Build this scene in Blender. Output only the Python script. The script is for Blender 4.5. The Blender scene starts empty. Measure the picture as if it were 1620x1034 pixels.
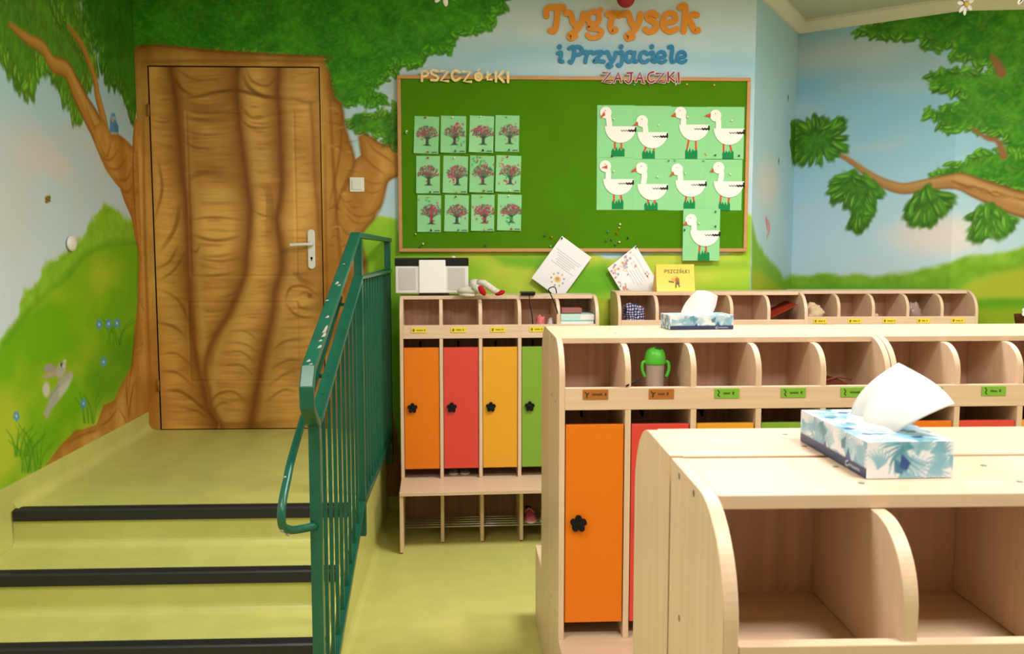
import bpy, math, random
import numpy as np
from mathutils import Vector, Matrix

random.seed(7)
rng = np.random.default_rng(7)
scene = bpy.context.scene
COL = scene.collection

# ------------------------------------------------------------------ camera
F, CX, CY, EYE = 1450.0, 810.0, 517.0, 1.56          # focal length and centre for a 1620x1034 frame
YAW, PIT = math.atan(63 / F), math.atan(136 / F)
FW = np.array([math.sin(YAW) * math.cos(PIT), math.cos(YAW) * math.cos(PIT), -math.sin(PIT)])
RT = np.array([math.cos(YAW), -math.sin(YAW), 0.0])
UP = np.cross(RT, FW)
EYEP = np.array([0.0, 0.0, EYE])
cd = bpy.data.cameras.new('camera')
cam = bpy.data.objects.new('camera', cd)
COL.objects.link(cam)
cd.sensor_width = 36.0
cd.lens = F / 1620 * 36.0
cd.clip_start = 0.05
cd.dof.use_dof = True; cd.dof.focus_distance = 4.2; cd.dof.aperture_fstop = 13.0
cam.matrix_world = Matrix(((RT[0], UP[0], -FW[0], 0), (RT[1], UP[1], -FW[1], 0), (RT[2], UP[2], -FW[2], EYE), (0, 0, 0, 1)))
scene.camera = cam

# ------------------------------------------------------------------ world, lights, exposure
w = bpy.data.worlds.new('world')
scene.world = w
w.use_nodes = True
w.node_tree.nodes['Background'].inputs[0].default_value = (0.8, 0.9, 1.0, 1)
w.node_tree.nodes['Background'].inputs[1].default_value = 0.3
scene.view_settings.view_transform = 'Standard'
scene.view_settings.look = 'None'
scene.view_settings.gamma = 1.0
scene.view_settings.use_curve_mapping = False
scene.view_settings.exposure = -0.60
LAMP_W = 84.0                                          # watts per ceiling lamp
LAMPS = [(1.0, 0.5), (2.9, 0.5), (1.0, 3.3), (2.9, 3.3), (-0.75, 1.5)]  # the last one is added as fill for the left-facing sides
LAMP_COL = (1.0, 0.96, 0.92)

# ------------------------------------------------------------------ survey: a sight line meets a plane of the room
def ray(px, py): return FW * F + RT * (px - CX) - UP * (py - CY)
def at_y(px, py, Y):
    d = ray(px, py); return EYEP + d * (Y / d[1])
def at_x(px, py, X):
    d = ray(px, py); return EYEP + d * (X / d[0])
def at_z(px, py, Z):
    d = ray(px, py); return EYEP + d * ((Z - EYE) / d[2])
def at_plane(px, py, p0, p1):
    n = np.array([p1[1] - p0[1], -(p1[0] - p0[0]), 0.0]); d = ray(px, py)
    return EYEP + d * ((n @ (np.array([p0[0], p0[1], 0]) - EYEP)) / (n @ d))

# ------------------------------------------------------------------ colours and materials
def lin(c):
    c = np.asarray(c, float) / 255.0
    return np.where(c <= 0.04045, c / 12.92, ((c + 0.055) / 1.055) ** 2.4)
def rgba(c): return tuple(float(x) for x in lin(c)) + (1.0,)
MATS = {}
def mat(name, c, rough=0.5, spec=0.5, metal=0.0, vary=0.0, scale=(20, 20, 20), bump=0.0, bscale=200.0, trans=0.0, emit=0.0, coat=0.0, detail=3.0):
    if name in MATS: return MATS[name]
    m = bpy.data.materials.new(name); m.use_nodes = True
    nt = m.node_tree; b = nt.nodes['Principled BSDF']
    b.inputs['Base Color'].default_value = rgba(c)
    b.inputs['Roughness'].default_value = rough
    b.inputs['Specular IOR Level'].default_value = spec
    b.inputs['Metallic'].default_value = metal
    b.inputs['Transmission Weight'].default_value = trans
    b.inputs['Coat Weight'].default_value = coat
    if emit:
        b.inputs['Emission Color'].default_value = rgba(c); b.inputs['Emission Strength'].default_value = emit
    if vary or bump:
        tc = nt.nodes.new('ShaderNodeTexCoord')
    if vary:
        mp = nt.nodes.new('ShaderNodeMapping'); mp.inputs['Scale'].default_value = scale
        nz = nt.nodes.new('ShaderNodeTexNoise'); nz.inputs['Scale'].default_value = 1.0; nz.inputs['Detail'].default_value = detail
        rp = nt.nodes.new('ShaderNodeValToRGB')
        base = lin(c)
        rp.color_ramp.elements[0].position = 0.3; rp.color_ramp.elements[1].position = 0.7
        rp.color_ramp.elements[0].color = tuple(float(x) for x in base * (1 - vary)) + (1,)
        rp.color_ramp.elements[1].color = tuple(float(x) for x in np.minimum(base * (1 + vary), 1)) + (1,)
        nt.links.new(tc.outputs['Object'], mp.inputs[0]); nt.links.new(mp.outputs[0], nz.inputs['Vector'])
        nt.links.new(nz.outputs['Fac'], rp.inputs[0]); nt.links.new(rp.outputs[0], b.inputs['Base Color'])
    if bump:
        n2 = nt.nodes.new('ShaderNodeTexNoise'); n2.inputs['Scale'].default_value = bscale
        bp = nt.nodes.new('ShaderNodeBump'); bp.inputs['Strength'].default_value = bump; bp.inputs['Distance'].default_value = 0.002
        nt.links.new(tc.outputs['Object'], n2.inputs['Vector']); nt.links.new(n2.outputs['Fac'], bp.inputs['Height'])
        nt.links.new(bp.outputs[0], b.inputs['Normal'])
    MATS[name] = m
    return m
def paint_mat(name, rough=0.55, spec=0.3, bump=0.06, bscale=350.0):
    """a painted or printed surface: its colours are a colour attribute, with fine relief from noise"""
    if name in MATS: return MATS[name]
    m = bpy.data.materials.new(name); m.use_nodes = True
    nt = m.node_tree; b = nt.nodes['Principled BSDF']
    at = nt.nodes.new('ShaderNodeAttribute'); at.attribute_name = 'paint'
    nt.links.new(at.outputs['Color'], b.inputs['Base Color'])
    b.inputs['Roughness'].default_value = rough; b.inputs['Specular IOR Level'].default_value = spec
    if bump:
        tc = nt.nodes.new('ShaderNodeTexCoord')
        n2 = nt.nodes.new('ShaderNodeTexNoise'); n2.inputs['Scale'].default_value = bscale
        bp = nt.nodes.new('ShaderNodeBump'); bp.inputs['Strength'].default_value = bump; bp.inputs['Distance'].default_value = 0.002
        nt.links.new(tc.outputs['Object'], n2.inputs['Vector']); nt.links.new(n2.outputs['Fac'], bp.inputs['Height'])
        nt.links.new(bp.outputs[0], b.inputs['Normal'])
    MATS[name] = m
    return m

WOOD = (218, 188, 160)
mat('maple_upright', WOOD, 0.42, 0.4, vary=0.07, scale=(55, 55, 3), detail=4)
mat('maple_level', WOOD, 0.40, 0.4, vary=0.07, scale=(3, 55, 55), detail=4)
mat('maple_edge', (226, 198, 162), 0.40, 0.45, vary=0.05, scale=(30, 30, 8))
mat('back_board', (202, 164, 144), 0.5, 0.3, vary=0.12, scale=(60, 60, 2.5), detail=4)
mat('door_orange', (226, 118, 16), 0.38, 0.4)
mat('door_red', (214, 70, 58), 0.38, 0.4)
mat('door_yellow', (226, 160, 44), 0.38, 0.4)
mat('door_green', (124, 164, 56), 0.38, 0.4)
mat('door_blue', (70, 130, 190), 0.38, 0.4)
mat('black_plastic', (8, 7, 7), 0.6, 0.25)
mat('dark_gap', (30, 22, 18), 0.8, 0.1)
mat('steel', (190, 190, 195), 0.28, 0.5, metal=0.9)
mat('screw_grey', (120, 115, 105), 0.5, 0.4)
mat('white_plastic', (232, 230, 224), 0.35, 0.5)
mat('lime_vinyl', (198, 197, 114), 0.36, 0.5, vary=0.05, scale=(9, 9, 9), bump=0.05, bscale=500)
mat('nosing_black', (24, 26, 34), 0.42, 0.5)
mat('rail_green', (8, 86, 68), 0.32, 0.5, vary=0.10, scale=(14, 14, 14))
mat('rail_chip', (168, 160, 150), 0.6, 0.3)
mat('ceiling_paint', (196, 195, 176), 0.8, 0.2)
mat('trim_paint', (228, 222, 206), 0.6, 0.3)
mat('plain_wall', (224, 222, 212), 0.8, 0.2)
mat('felt', (76, 128, 12), 0.95, 0.1, vary=0.05, scale=(6, 6, 6), bump=0.25, bscale=700)
mat('board_frame', (196, 142, 88), 0.5, 0.4, vary=0.08, scale=(4, 30, 30))
mat('mint_paper', (146, 214, 152), 0.75, 0.2)
mat('white_card', (244, 240, 236), 0.7, 0.2)
mat('letter_orange', (228, 142, 26), 0.5, 0.35)
mat('letter_blue', (26, 126, 176), 0.5, 0.35)
mat('letter_gold', (242, 210, 146), 0.35, 0.5, vary=0.12, scale=(60, 60, 60))
mat('letter_silver', (245, 240, 232), 0.3, 0.5)
mat('letter_plum', (130, 30, 62), 0.5, 0.35)
mat('letter_pale', (232, 200, 196), 0.55, 0.3)
mat('goose_beak', (214, 82, 42), 0.7, 0.2)
mat('goose_grass', (20, 134, 74), 0.7, 0.2)
mat('ink', (34, 30, 32), 0.7, 0.2)
mat('lamp_diffuser', (255, 248, 236), 0.5, 0.2, emit=4.0)
mat('lamp_frame', (225, 225, 225), 0.5, 0.3)

# ------------------------------------------------------------------ mesh building
class MB:
    """collects shapes, then links them as ONE mesh object"""
    def __init__(s): s.v = []; s.f = []; s.sm = []
    def add(s, vs, fs, smooth=False):
        o = len(s.v); s.v += [tuple(map(float, p)) for p in vs]
        s.f += [tuple(o + i for i in f) for f in fs]; s.sm += [smooth] * len(fs)
        return s
    def box(s, x0, x1, y0, y1, z0, z1):
        vs = [(x, y, z) for z in (z0, z1) for y in (y0, y1) for x in (x0, x1)]
        return s.add(vs, [(0, 2, 3, 1), (4, 5, 7, 6), (0, 1, 5, 4), (2, 6, 7, 3), (0, 4, 6, 2), (1, 3, 7, 5)])
    def prism(s, pts, a, b, axis='y'):
        """polygon extruded along an axis; pts are (x,z) for y, (y,z) for x, (x,y) for z"""
        m = {'y': lambda p, t: (p[0], t, p[1]), 'x': lambda p, t: (t, p[0], p[1]), 'z': lambda p, t: (p[0], p[1], t)}[axis]
        n = len(pts); vs = [m(p, a) for p in pts] + [m(p, b) for p in pts]
        fs = [tuple(range(n)), tuple(range(2 * n - 1, n - 1, -1))] + [(i, i + n, (i + 1) % n + n, (i + 1) % n) for i in range(n)]
        return s.add(vs, fs)
    def tube(s, path, r, n=8, caps=True, flat=None):
        """round tube (or rectangular bar with flat=(w,h)) along a path"""
        P = [Vector(p) for p in path]; rings = []
        rad = r if isinstance(r, (list, tuple)) else [r] * len(P)
        ref = None
        for i, p in enumerate(P):
            t = ((P[min(i + 1, len(P) - 1)] - P[max(i - 1, 0)])).normalized()
            if ref is None: ref = Vector((1, 0, 0)) if abs(t.x) < 0.9 else Vector((0, 1, 0))
            a = (ref - t * ref.dot(t)).normalized(); b = t.cross(a); ref = a
            if flat:
                w_, h_ = flat
                # keep the corner of a bend full width
                k = 1.0
                if 0 < i < len(P) - 1:
                    d1 = (P[i] - P[i - 1]).normalized(); d2 = (P[i + 1] - P[i]).normalized()
                    k = 1 / max(0.5, math.cos(d1.angle(d2) / 2))
                rings.append([p + a * (w_ / 2 * sx) + b * (h_ / 2 * sy * k) for sx, sy in ((-1, -1), (1, -1), (1, 1), (-1, 1))])
            else:
                rings.append([p + (a * math.cos(2 * math.pi * k / n) + b * math.sin(2 * math.pi * k / n)) * rad[i] for k in range(n)])
        m = len(rings[0]); vs = [q for rg in rings for q in rg]; fs = []
        for i in range(len(rings) - 1):
            for k in range(m):
                fs.append((i * m + k, i * m + (k + 1) % m, (i + 1) * m + (k + 1) % m, (i + 1) * m + k))
        if caps: fs += [tuple(range(m - 1, -1, -1)), tuple((len(rings) - 1) * m + k for k in range(m))]
        return s.add(vs, fs, smooth=not flat)
    def lathe(s, prof, c=(0, 0, 0), n=24, axis='z'):
        vs = []; fs = []
        for (r, z) in prof:
            for k in range(n):
                a = 2 * math.pi * k / n
                q = (r * math.cos(a), r * math.sin(a), z)
                if axis == 'y': q = (q[0], q[2], q[1])
                vs.append((c[0] + q[0], c[1] + q[1], c[2] + q[2]))
        for i in range(len(prof) - 1):
            for k in range(n):
                fs.append((i * n + k, i * n + (k + 1) % n, (i + 1) * n + (k + 1) % n, (i + 1) * n + k))
        fs += [tuple(range(n - 1, -1, -1)), tuple((len(prof) - 1) * n + k for k in range(n))]
        return s.add(vs, fs, smooth=True)
    def coin(s, cx, cz, r, y0, y1, n=26):
        return s.prism([(cx + r * math.cos(2 * math.pi * k / n), cz + r * math.sin(2 * math.pi * k / n)) for k in range(n)], y0, y1, 'y')
    def blob(s, c, r, seed=0, amp=0.0, nu=16, nv=10, rot=0.0, freq=3.0):
        """lumpy ellipsoid"""
        rs = np.random.default_rng(seed); ph = rs.uniform(0, 6.28, 6)
        vs = []; fs = []
        for j in range(nv + 1):
            t = math.pi * j / nv
            for i in range(nu):
                a = 2 * math.pi * i / nu
                k = 1 + amp * (math.sin(freq * a + ph[0]) * math.sin(2 * t + ph[1]) + 0.6 * math.sin((freq + 2) * a + ph[2] + 3 * t) + 0.5 * math.sin(5 * t + ph[3]))
                x, y, z = r[0] * k * math.sin(t) * math.cos(a), r[1] * k * math.sin(t) * math.sin(a), r[2] * k * math.cos(t)
                x, z = x * math.cos(rot) + z * math.sin(rot), -x * math.sin(rot) + z * math.cos(rot)
                vs.append((c[0] + x, c[1] + y, c[2] + z))
        for j in range(nv):
            for i in range(nu):
                fs.append((j * nu + i, (j + 1) * nu + i, (j + 1) * nu + (i + 1) % nu, j * nu + (i + 1) % nu))
        return s.add(vs, fs, smooth=True)
    def ribbon(s, pts, width, y0, y1, n=6, closed=False, spl=True, caps=True):
        """flat stroke with round ends in the x-z plane, from y0 (back) to y1 (front)"""
        P = catmull(pts, closed=closed) if spl and len(pts) > 2 else [np.array(p, float) for p in pts]
        h = width / 2; L = []; R = []
        m = len(P)
        for i in range(m):
            a = P[i - 1] if (i > 0 or closed) else P[i]; b = P[(i + 1) % m] if (i < m - 1 or closed) else P[i]
            t = b - a; t = t / (np.linalg.norm(t) + 1e-9); nn = np.array([-t[1], t[0]])
            L.append(P[i] + nn * h); R.append(P[i] - nn * h)
        def cap(p, t):
            a0 = math.atan2(t[1], t[0]); return [p + h * np.array([math.cos(a0 + math.pi / 2 - math.pi * k / n), math.sin(a0 + math.pi / 2 - math.pi * k / n)]) for k in range(n + 1)]
        # quads, front and back with side walls; end discs
        for i in range(m if closed else m - 1):
            j = (i + 1) % m
            q = [L[i], R[i], R[j], L[j]]; ys = y1 - 7e-6 * (i + 1)
            s.add([(p[0], ys, p[1]) for p in q] + [(p[0], y0, p[1]) for p in q], [(0, 1, 2, 3), (7, 6, 5, 4), (1, 5, 6, 2), (0, 3, 7, 4)])
        if not closed and caps:
            for p, t in ((P[0], P[0] - P[1]), (P[-1], P[-1] - P[-2])):
                c = cap(p, t); s.prism([tuple(x) for x in c], y1 + (2e-5 if p is P[0] else 0) , y0)
        return s
    def build(s, name, material, parent=None, bevel=0.0, seg=2, smooth=False):
        me = bpy.data.meshes.new(name); me.from_pydata(s.v, [], s.f)
        me.polygons.foreach_set('use_smooth', [bool(x or smooth) for x in s.sm]); me.update()
        fix_normals(me)
        me.materials.append(MATS[material] if isinstance(material, str) else material)
        o = bpy.data.objects.new(name, me); COL.objects.link(o)
        if parent: o.parent = parent
        if bevel:
            md = o.modifiers.new('bevel', 'BEVEL'); md.width = bevel; md.segments = seg; md.limit_method = 'ANGLE'; md.angle_limit = 0.7
        return o
def fix_normals(me):
    import bmesh
    bm = bmesh.new(); bm.from_mesh(me); bmesh.ops.recalc_face_normals(bm, faces=bm.faces); bm.to_mesh(me); bm.free()
def catmull(pts, k=6, closed=False):
    P = [np.array(p, float) for p in pts]
    if closed: Q = [P[-1]] + P + [P[0], P[1]]
    else: Q = [2 * P[0] - P[1]] + P + [2 * P[-1] - P[-2]]
    out = []
    for i in range(1, len(Q) - 2):
        for j in range(k):
            t = j / k
            out.append(0.5 * (2 * Q[i] + (Q[i + 1] - Q[i - 1]) * t + (2 * Q[i - 1] - 5 * Q[i] + 4 * Q[i + 1] - Q[i + 2]) * t * t + (3 * Q[i] - Q[i - 1] - 3 * Q[i + 1] + Q[i + 2]) * t ** 3))
    if not closed: out.append(P[-1])
    return out
def tag(o, label, cat, group=None):
    o['label'] = label; o['category'] = cat
    if group: o['group'] = group
    return o
def struct(o): o['kind'] = 'structure'; return o
def thing(name, label, cat, loc=(0, 0, 0), rz=0.0, group=None):
    o = bpy.data.objects.new(name, None); COL.objects.link(o)
    o.empty_display_size = 0.05; o.location = loc; o.rotation_euler = (0, 0, rz)
    return tag(o, label, cat, group)
def copy_tree(o, parent=None):
    c = o.copy(); COL.objects.link(c); c.parent = parent
    for ch in [x for x in list(COL.objects) if x.parent == o]: copy_tree(ch, c)
    return c

# ------------------------------------------------------------------ painting on a surface
def vnoise(u, v, seed):
    r = np.random.default_rng(seed); T = r.random((64, 64))
    iu, iv = np.floor(u).astype(int), np.floor(v).astype(int)
    fu, fv = u - iu, v - iv; fu = fu * fu * (3 - 2 * fu); fv = fv * fv * (3 - 2 * fv)
    a, b = iu % 64, (iu + 1) % 64; c, d = iv % 64, (iv + 1) % 64
    return (T[c, a] * (1 - fu) + T[c, b] * fu) * (1 - fv) + (T[d, a] * (1 - fu) + T[d, b] * fu) * fv
def fbm(u, v, seed, octv=4):
    s = 0; a = 0.5; k = 1.0
    for i in range(octv):
        s = s + a * vnoise(u * k + 7.3 * i, v * k + 3.1 * i, seed + i); a *= 0.5; k *= 2.03
    return s / (1 - 0.5 ** octv)
def sstep(a, b, x):
    t = np.clip((x - a) / (b - a), 0, 1); return t * t * (3 - 2 * t)
class Canvas:
    def __init__(s, u0, u1, v0, v1, res):
        s.nu = int(round((u1 - u0) / res)) + 1; s.nv = int(round((v1 - v0) / res)) + 1
        s.us = np.linspace(u0, u1, s.nu); s.vs = np.linspace(v0, v1, s.nv)
        s.U, s.V = np.meshgrid(s.us, s.vs); s.rgb = np.ones((s.nv, s.nu, 3)) * 200.0
    def win(s, a, b, c, d):
        i0, i1 = np.searchsorted(s.us, (a, b)); j0, j1 = np.searchsorted(s.vs, (c, d))
        return (slice(max(j0 - 1, 0), j1 + 1), slice(max(i0 - 1, 0), i1 + 1))
    def blend(s, sl, m, col):
        m = m[..., None]; s.rgb[sl] = s.rgb[sl] * (1 - m) + np.asarray(col, float) * m
    def sdf(s, pts, sl):
        U, V = s.U[sl], s.V[sl]; ins = np.zeros(U.shape, bool); dm = np.full(U.shape, 1e9)
        n = len(pts)
        for i in range(n):
            x0, y0 = pts[i]; x1, y1 = pts[(i + 1) % n]
            dx, dy = x1 - x0, y1 - y0
            t = np.clip(((U - x0) * dx + (V - y0) * dy) / (dx * dx + dy * dy + 1e-12), 0, 1)
            dm = np.minimum(dm, (U - x0 - t * dx) ** 2 + (V - y0 - t * dy) ** 2)
            c = (y0 > V) != (y1 > V)
            ins ^= c & (U < (x1 - x0) * (V - y0) / (y1 - y0 + 1e-12) + x0)
        return np.where(ins, -1, 1) * np.sqrt(dm)
    def poly(s, pts, col, soft=0.004, alpha=1.0, wob=0.0, wfreq=30, seed=0):
        a = np.array(pts); m = soft + wob + 0.005
        sl = s.win(a[:, 0].min() - m, a[:, 0].max() + m, a[:, 1].min() - m, a[:, 1].max() + m)
        if s.U[sl].size == 0: return
        d = s.sdf(pts, sl)
        if wob: d = d + wob * 2 * (fbm(s.U[sl] * wfreq, s.V[sl] * wfreq, seed, 3) - 0.5)
        k = alpha * (1 - sstep(-soft, soft, d))
        s.blend(sl, k, col(s.U[sl], s.V[sl], d) if callable(col) else col)
    def stroke(s, pts, wd, col, soft=0.003, alpha=1.0, spl=True, fade=False):
        P = np.array(catmull(pts) if spl and len(pts) > 2 else pts, float)
        ww = np.interp(np.linspace(0, 1, len(P)), np.linspace(0, 1, len(wd)), wd) if isinstance(wd, (list, tuple)) else np.full(len(P), wd)
        m = ww.max() / 2 + soft + 0.003
        sl = s.win(P[:, 0].min() - m, P[:, 0].max() + m, P[:, 1].min() - m, P[:, 1].max() + m)
        U, V = s.U[sl], s.V[sl]
        if U.size == 0: return
        best = np.full(U.shape, 1e9); par = np.zeros(U.shape)
        for i in range(len(P) - 1):
            dx, dy = P[i + 1] - P[i]
            t = np.clip(((U - P[i, 0]) * dx + (V - P[i, 1]) * dy) / (dx * dx + dy * dy + 1e-12), 0, 1)
            d = np.hypot(U - P[i, 0] - t * dx, V - P[i, 1] - t * dy) - (ww[i] * (1 - t) + ww[i + 1] * t) / 2
            q = d < best; best = np.where(q, d, best); par = np.where(q, (i + t) / (len(P) - 1), par)
        k = alpha * (1 - sstep(-soft, soft, best))
        if fade: k = k * np.sin(np.pi * np.clip(par, 0.02, 0.98)) ** 0.7
        s.blend(sl, k, col)
    def ell(s, cu, cv, a, b, ang, col, soft=0.25, alpha=1.0):
        m = max(a, b) * (1 + soft)
        sl = s.win(cu - m, cu + m, cv - m, cv + m)
        U, V = s.U[sl] - cu, s.V[sl] - cv
        if U.size == 0: return
        ca, sa = math.cos(ang), math.sin(ang)
        d = np.sqrt(((U * ca + V * sa) / a) ** 2 + ((-U * sa + V * ca) / b) ** 2)
        s.blend(sl, alpha * (1 - sstep(1 - soft, 1 + soft, d)), col)
    def foliage(s, pts, n_edge, n_in, seed, size=0.03, ang=-2.2, spread=0.7, dark=(44, 104, 14), mid=(66, 138, 22), light=(128, 182, 56), edge_soft=0.012, radial=None):
        r = random.Random(seed)
        def colf(U, V, d):
            f = fbm(U * 9, V * 9, seed, 4); g = fbm(U * 45, V * 45, seed + 9, 3)
            k = np.clip((f - 0.35) * 2.6 + (g - 0.5) * 0.9, 0, 1)[..., None]
            return np.asarray(dark) * (1 - k) + np.asarray(mid) * k + 14 * (g - 0.5)[..., None]
        s.poly(pts, colf, edge_soft, 1.0, wob=0.012, wfreq=28, seed=seed)
        a = np.array(pts); n = len(pts)
        per = [math.dist(pts[i], pts[(i + 1) % n]) for i in range(n)]; tot = sum(per)
        def leaf(u, v, sc, al, th=None):
            L = size * sc * r.uniform(0.7, 1.3); W = L * r.uniform(0.34, 0.5) * (.8 if th is not None else 1); th = ang + r.gauss(0, spread) if th is None else th + r.gauss(0, .35)
            c = np.array(mid) * r.uniform(0.8, 1.1)
            hi = np.array(light) * r.uniform(0.85, 1.08)
            s.ell(u, v, L, W, th, c * 0.72, 0.35, al)
            s.ell(u - 0.12 * L * math.sin(th), v + 0.14 * L, L * 0.85, W * 0.7, th, c, 0.35, al)
            s.ell(u - 0.2 * W, v + 0.25 * W, L * 0.6, W * 0.34, th, hi, 0.5, al * 0.75)
        inner = 0
        from math import hypot
        lo = a.min(0); hi_ = a.max(0); tries = 0
        while inner < n_in and tries < n_in * 8:
            tries += 1
            u, v = r.uniform(lo[0], hi_[0]), r.uniform(lo[1], hi_[1]); ins = False
            for i in range(n):
                x0, y0 = pts[i]; x1, y1 = pts[(i + 1) % n]
                if (y0 > v) != (y1 > v) and u < (x1 - x0) * (v - y0) / (y1 - y0 + 1e-12) + x0: ins = not ins
            if ins: leaf(u, v, 1.0, 0.2); inner += 1
        for k in range(n_edge):
            t = r.uniform(0, tot); i = 0
            while t > per[i]: t -= per[i]; i += 1
            q = t / (per[i] + 1e-9); x0, y0 = pts[i]; x1, y1 = pts[(i + 1) % n]
            if radial:
                eu, ev = x0 + (x1 - x0) * q, y0 + (y1 - y0) * q; th = math.atan2(ev - radial[1], eu - radial[0])
                leaf(eu + size * .3 * math.cos(th), ev + size * .3 * math.sin(th), 1.25, 0.85, th); continue
            leaf(x0 + (x1 - x0) * q + r.gauss(0, size * 0.25), y0 + (y1 - y0) * q + r.gauss(0, size * 0.25), 0.85, 0.85)
    def mesh(s, name, material, fn, keep=None, parent=None, kind=None, flip=False, smooth=False):
        P = np.stack(fn(s.U, s.V), -1).reshape(-1, 3).astype(np.float32)
        idx = np.arange(s.nv * s.nu).reshape(s.nv, s.nu)
        q = np.stack([idx[:-1, :-1], idx[:-1, 1:], idx[1:, 1:], idx[1:, :-1]], -1)
        if flip: q = q[..., ::-1]
        if keep is not None:
            uc = (s.U[:-1, :-1] + s.U[1:, 1:]) / 2; vc = (s.V[:-1, :-1] + s.V[1:, 1:]) / 2
            q = q[keep(uc, vc)]
        q = q.reshape(-1, 4).astype(np.int32); nf = len(q)
        me = bpy.data.meshes.new(name)
        me.vertices.add(len(P)); me.vertices.foreach_set('co', P.ravel())
        me.loops.add(nf * 4); me.loops.foreach_set('vertex_index', q.ravel())
        me.polygons.add(nf); me.polygons.foreach_set('loop_start', np.arange(0, nf * 4, 4, dtype=np.int32))
        me.polygons.foreach_set('use_smooth', np.full(nf, smooth))
        me.update(calc_edges=True); me.validate()
        at = me.color_attributes.new('paint', 'FLOAT_COLOR', 'POINT')
        c = np.ones((len(P), 4), np.float32); c[:, :3] = lin(np.clip(s.rgb, 0, 255)).reshape(-1, 3)
        at.data.foreach_set('color', c.ravel())
        me.materials.append(MATS[material] if isinstance(material, str) else material)
        o = bpy.data.objects.new(name, me); COL.objects.link(o)
        if parent: o.parent = parent
        if kind: o['kind'] = kind
        return o
paint_mat('mural', 0.6, 0.25, 0.05)
paint_mat('mural_door', 0.42, 0.35, 0.05)
paint_mat('print', 0.6, 0.25, 0.0)
paint_mat('gloss_print', 0.3, 0.45, 0.0)

# ================================================================== THE ROOM
WALL_Y, LEFT_X, LAND, CEIL = 5.27, -1.86, 0.48, 3.02
RAIL_X = -0.50
STR_X = -0.507
B0, B1, B2, B3 = (1.615, 5.27), (2.2, 6.24), (2.97, 5.58), (4.7, 5.34)
DX0, DX1, DZ1 = -1.79, -0.848, 2.525             # door opening in the back wall

def BK(l): return [tuple(at_y(x, y, WALL_Y)[[0, 2]]) for x, y in l]
def LF(l): return [tuple(at_x(x, y, LEFT_X)[[1, 2]]) for x, y in l]
def _al(p, a): return math.hypot(p[0] - a[0], p[1] - a[1])
JL = _al(B1, B0); R2 = _al(B2, B1)
def JG(l):
    o = []
    for x, y in l: p = at_plane(x, y, B0, B1); o.append((_al(p, B0), p[2]))
    return o
def RW(l):
    o = []
    for x, y in l:
        p = at_plane(x, y, B1, B2); u = (p[0] - B1[0]) / (B2[0] - B1[0]) * R2
        if p[0] > B2[0]: p = at_plane(x, y, B2, B3); u = R2 + _al(p, B2)
        o.append((u, p[2]))
    return o
def sc(l, k, ox, oy): return [(ox + x / k, oy + y / k) for x, y in l]
PX = 0.0036                                          # one survey unit on the back wall, in metres

TAN, TAN_D, TAN_L, TAN_DD = (206, 154, 74), (160, 102, 34), (226, 186, 106), (128, 74, 20)
def woodf(seed):
    def f(U, V, d):
        a = fbm(U * 7, V * 2.2, seed, 4); b = fbm(U * 30, V * 60, seed + 5, 3)
        k = np.clip((a - 0.3) * 1.9, 0, 1)[..., None]
        c = np.asarray((176, 118, 44)) * (1 - k) + np.asarray((220, 170, 88)) * k
        c = c + 10 * (b - 0.5)[..., None]
        e = np.clip(1 + d / 0.05, 0, 1)[..., None] * 0.55 * (d < 0)[..., None]     # painted brown outline of the trunk
        return c * (1 - e) + np.asarray((138, 84, 24)) * e
    return f
def arcs(cv, left, right, seed, step=(0.018, 0.05), sag=0.03, alpha=0.4, wd=(0.004, 0.012)):
    """fine painted bark lines hung between two folds given as polylines from top to bottom"""
    r = random.Random(seed); L = np.array(left); R = np.array(right)
    v = min(L[0, 1], R[0, 1])
    vend = max(L[-1, 1], R[-1, 1])
    while v > vend:
        v -= r.uniform(*step)
        a = (np.interp(-v, -L[:, 1], L[:, 0]), v); b = (np.interp(-v, -R[:, 1], R[:, 0]), v + r.uniform(-0.02, 0.02))
        s0, s1 = sorted((r.uniform(0, 0.45), r.uniform(0.55, 1.0)))
        sg = sag * r.uniform(-0.4, 1.0)
        pts = []
        for t in np.linspace(s0, s1, 5):
            pts.append((a[0] + (b[0] - a[0]) * t, a[1] + (b[1] - a[1]) * t - sg * 4 * t * (1 - t)))
        dk = r.random() < 0.68
        cv.stroke(pts, r.uniform(*wd), TAN_DD if dk else TAN_L, 0.006, alpha * r.uniform(0.4, 1.0), fade=True)

# ---------------------------------------------------------------- back wall with the painted tree
cv = Canvas(LEFT_X, B0[0], 0.0, 2.99, 0.0052)
U, V = cv.U, cv.V
n1 = fbm(U * 1.6, V * 5.5, 11, 4)[..., None]; n2 = fbm(U * 2.5, V * 4, 21, 3)[..., None]
sky = np.asarray((160, 204, 226)) * (1 - n1) + np.asarray((204, 222, 230)) * n1
t = sstep(2.45, 2.8, V)[..., None]
sky = sky * (1 - 0.45 * t) + np.asarray((204, 212, 214)) * 0.45 * t
k = sstep(0.5, 0.75, n2); sky = sky * (1 - 0.4 * k) + np.asarray((214, 212, 206)) * 0.4 * k
bl_ = (0.55 * np.clip(1 - np.abs(V - 2.60 - .03 * np.sin(U * 3)) / .09, 0, 1) * sstep(-.3, .5, U))[..., None]
sky = sky * (1 - bl_) + np.asarray((138, 194, 224)) * bl_
cv.rgb[:] = sky
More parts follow.
